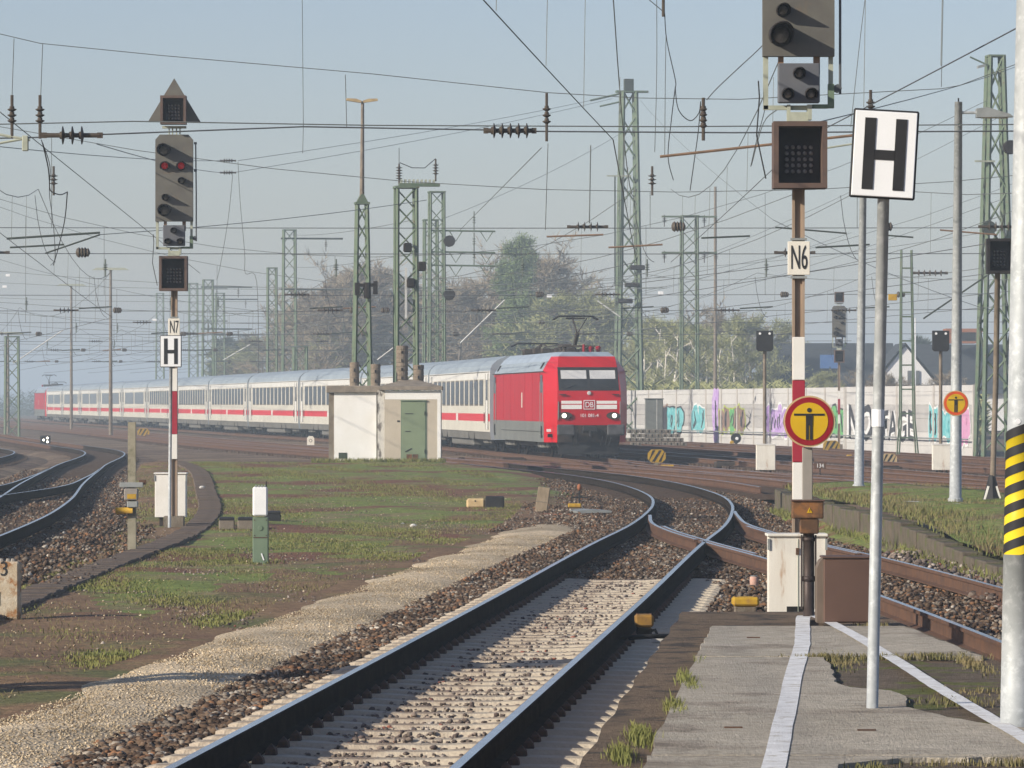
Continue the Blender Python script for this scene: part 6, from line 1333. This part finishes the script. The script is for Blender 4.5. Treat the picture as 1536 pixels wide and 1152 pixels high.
sty={'b':'bare brown-grey','o':'olive budding','g':'pale green leafing','w':'thin white-stemmed bare','c':'dark blue-green conifer'}
trees=[('b1',492,420,392,'left of the twin street lamp mast'),('b2',528,430,378,'directly behind the twin street lamp mast'),('b1',572,425,366,'between the two hut masts'),('b2',470,450,420,'leftmost of the brown trees'),('b2',598,440,410,'behind the second hut mast'),('b1',636,430,420,'right behind the twin lattice towers'),
 ('b2',690,410,402,'right of the twin lattice towers'),('b1',722,420,384,'left of the tall green tree'),('g1',778,400,306,'the tallest tree'),('b2',812,415,352,'touching the right side of the tall green tree'),('b1',838,425,380,'right of the tall green tree'),('b2',752,430,410,'below the tall green tree'),('o2',862,395,424,'behind the pantograph'),('o1',905,400,430,'left of the tallest tower'),('o2',700,440,446,'low, behind the long white arm'),('o1',800,440,442,'low, behind the pantograph left side'),('b1',880,430,448,'low, between pantograph and tower'),
 ('w1',985,350,452,'right of the tallest tower'),('w1',1012,340,462,'left of the T-armed mast'),('w1',1060,350,470,'right of the T-armed mast'),('w1',1102,325,466,'left of the left shunting signal'),('w2',997,325,470,'second right of the tallest tower'),('w2',1045,322,455,'close behind the T-armed mast'),('w1',1082,322,490,'low, right of the thin pale pole'),('w2',1120,325,480,'close left of the left shunting signal'),('w2',968,320,480,'touching the tallest tower'),('o1',975,380,462,'low bushy crown right of the tallest tower'),('o2',1025,385,470,'low bushy crown behind the T-armed mast'),('b2',1075,390,448,'upper crown right of the T-armed mast'),('o2',1125,380,462,'behind the left shunting signal'),('b1',1160,400,474,'between shunting signal and N6 mast'),('o1',1195,395,500,'behind the N6 mast'),
 ('c1',1384,420,484,'behind the white gable'),('c1',335,520,486,'left one of the hazy green clump'),('c1',365,520,488,'middle one of the hazy green clump'),('o2',395,510,494,'right one of the hazy green clump'),('b2',425,470,470,'hazy, between the clump and the bare trees'),('o1',655,430,448,'low behind the first coach roof'),('o2',550,430,460,'low behind the hut masts'),('o1',500,430,462,'low behind the coaches'),('b1',1310,400,545,'low in front of the left slate roof'),('b2',1336,345,556,'fine branches at the left foot of the white gable'),('b1',1420,340,548,'fine branches right of the white gable'),('o1',1235,350,548,'low bush behind the wall below the far signal'),('b2',1290,350,552,'low bush behind the wall')]
for k,px,d,top,where in trees: tree(k,px,d,top,sty[k[0]]+' tree, '+where,{'g':1.0}.get(k[0],1.25))
# dense scrub and far wood that nobody could count
def scrub(name,n,pxr,dr,hf,m,label):
    px=rng.uniform(*pxr,n); d=rng.uniform(*dr,n); x=(px-768)/F*d; H=hf(px,d)*rng.uniform(.25,1,n)**.7; z0=np.full(n,-.4); u=rng.uniform(0,1,n)
    P=np.stack([x,d,z0+H*u*.85],1); return blades(name,P,np.minimum(H*.2,.40)+.12,m,label,wd=.022,lean=2.2)
hL=lambda px,d: np.interp(px,[430,470,560,700,780,900,960,1100,1200,1290],[1.2,4.0,6.2,6.2,7.5,6.6,5.4,5.5,4.6,3.4])
o=scrub('scrub',120000,(440,1235),(385,455),hL,'twig_b','dense brown thicket behind the locomotive and noise wall'); o['category']='thicket'
o=scrub('scrub',80000,(560,1215),(360,430),lambda p,d:hL(p,d)*.8,'twig_o','olive budding thicket behind the locomotive and noise wall'); o['category']='thicket'
o=scrub('scrub',60000,(960,1470),(300,330),lambda p,d:np.where(p<1210,4.2,np.where((p>1325)&(p<1400),1.6,3.2))+0*d,'twig_o','dry hedge showing just above the noise wall'); o['category']='hedge'
o=scrub('scrub',12000,(-100,480),(760,860),lambda p,d:4.0+1.5*np.sin(p*.03),'conifer','misty far wood beyond the end of the train'); o['category']='wood'
# wooded hill line closing the horizon, lost in the haze
xs_=np.linspace(-700,700,120); b=MB()
for k in range(119):
    h0=7+2.2*math.sin(xs_[k]*.02)+1.2*math.sin(xs_[k]*.07); h1=7+2.2*math.sin(xs_[k+1]*.02)+1.2*math.sin(xs_[k+1]*.07)
    b.add([(xs_[k],2600,-1),(xs_[k+1],2600,-1),(xs_[k+1],2640,h1),(xs_[k],2640,h0),(xs_[k+1],3000,h1*.8),(xs_[k],3000,h0*.8)],[(0,1,2,3),(3,2,4,5)])
tag(b.build('hills',M['conifer']),kind='structure')

# ------------------------------------------------------------ haze
hz_=MB().box((0,1900,13.5),(2900,4000,31)); o=hz_.build('haze',[]) if False else None
hm_=bpy.data.materials.new('haze_air'); hm_.use_nodes=True; n=hm_.node_tree; n.nodes.remove(n.nodes['Principled BSDF']); v=n.nodes.new('ShaderNodeVolumePrincipled'); v.inputs['Color'].default_value=(.76,.90,1.0,1); v.inputs['Density'].default_value=HAZE_DENSITY; v.inputs['Anisotropy'].default_value=0.0
n.links.new(v.outputs[0],n.nodes['Material Output'].inputs['Volume'])
tag(hz_.build('haze',hm_),kind='stuff')
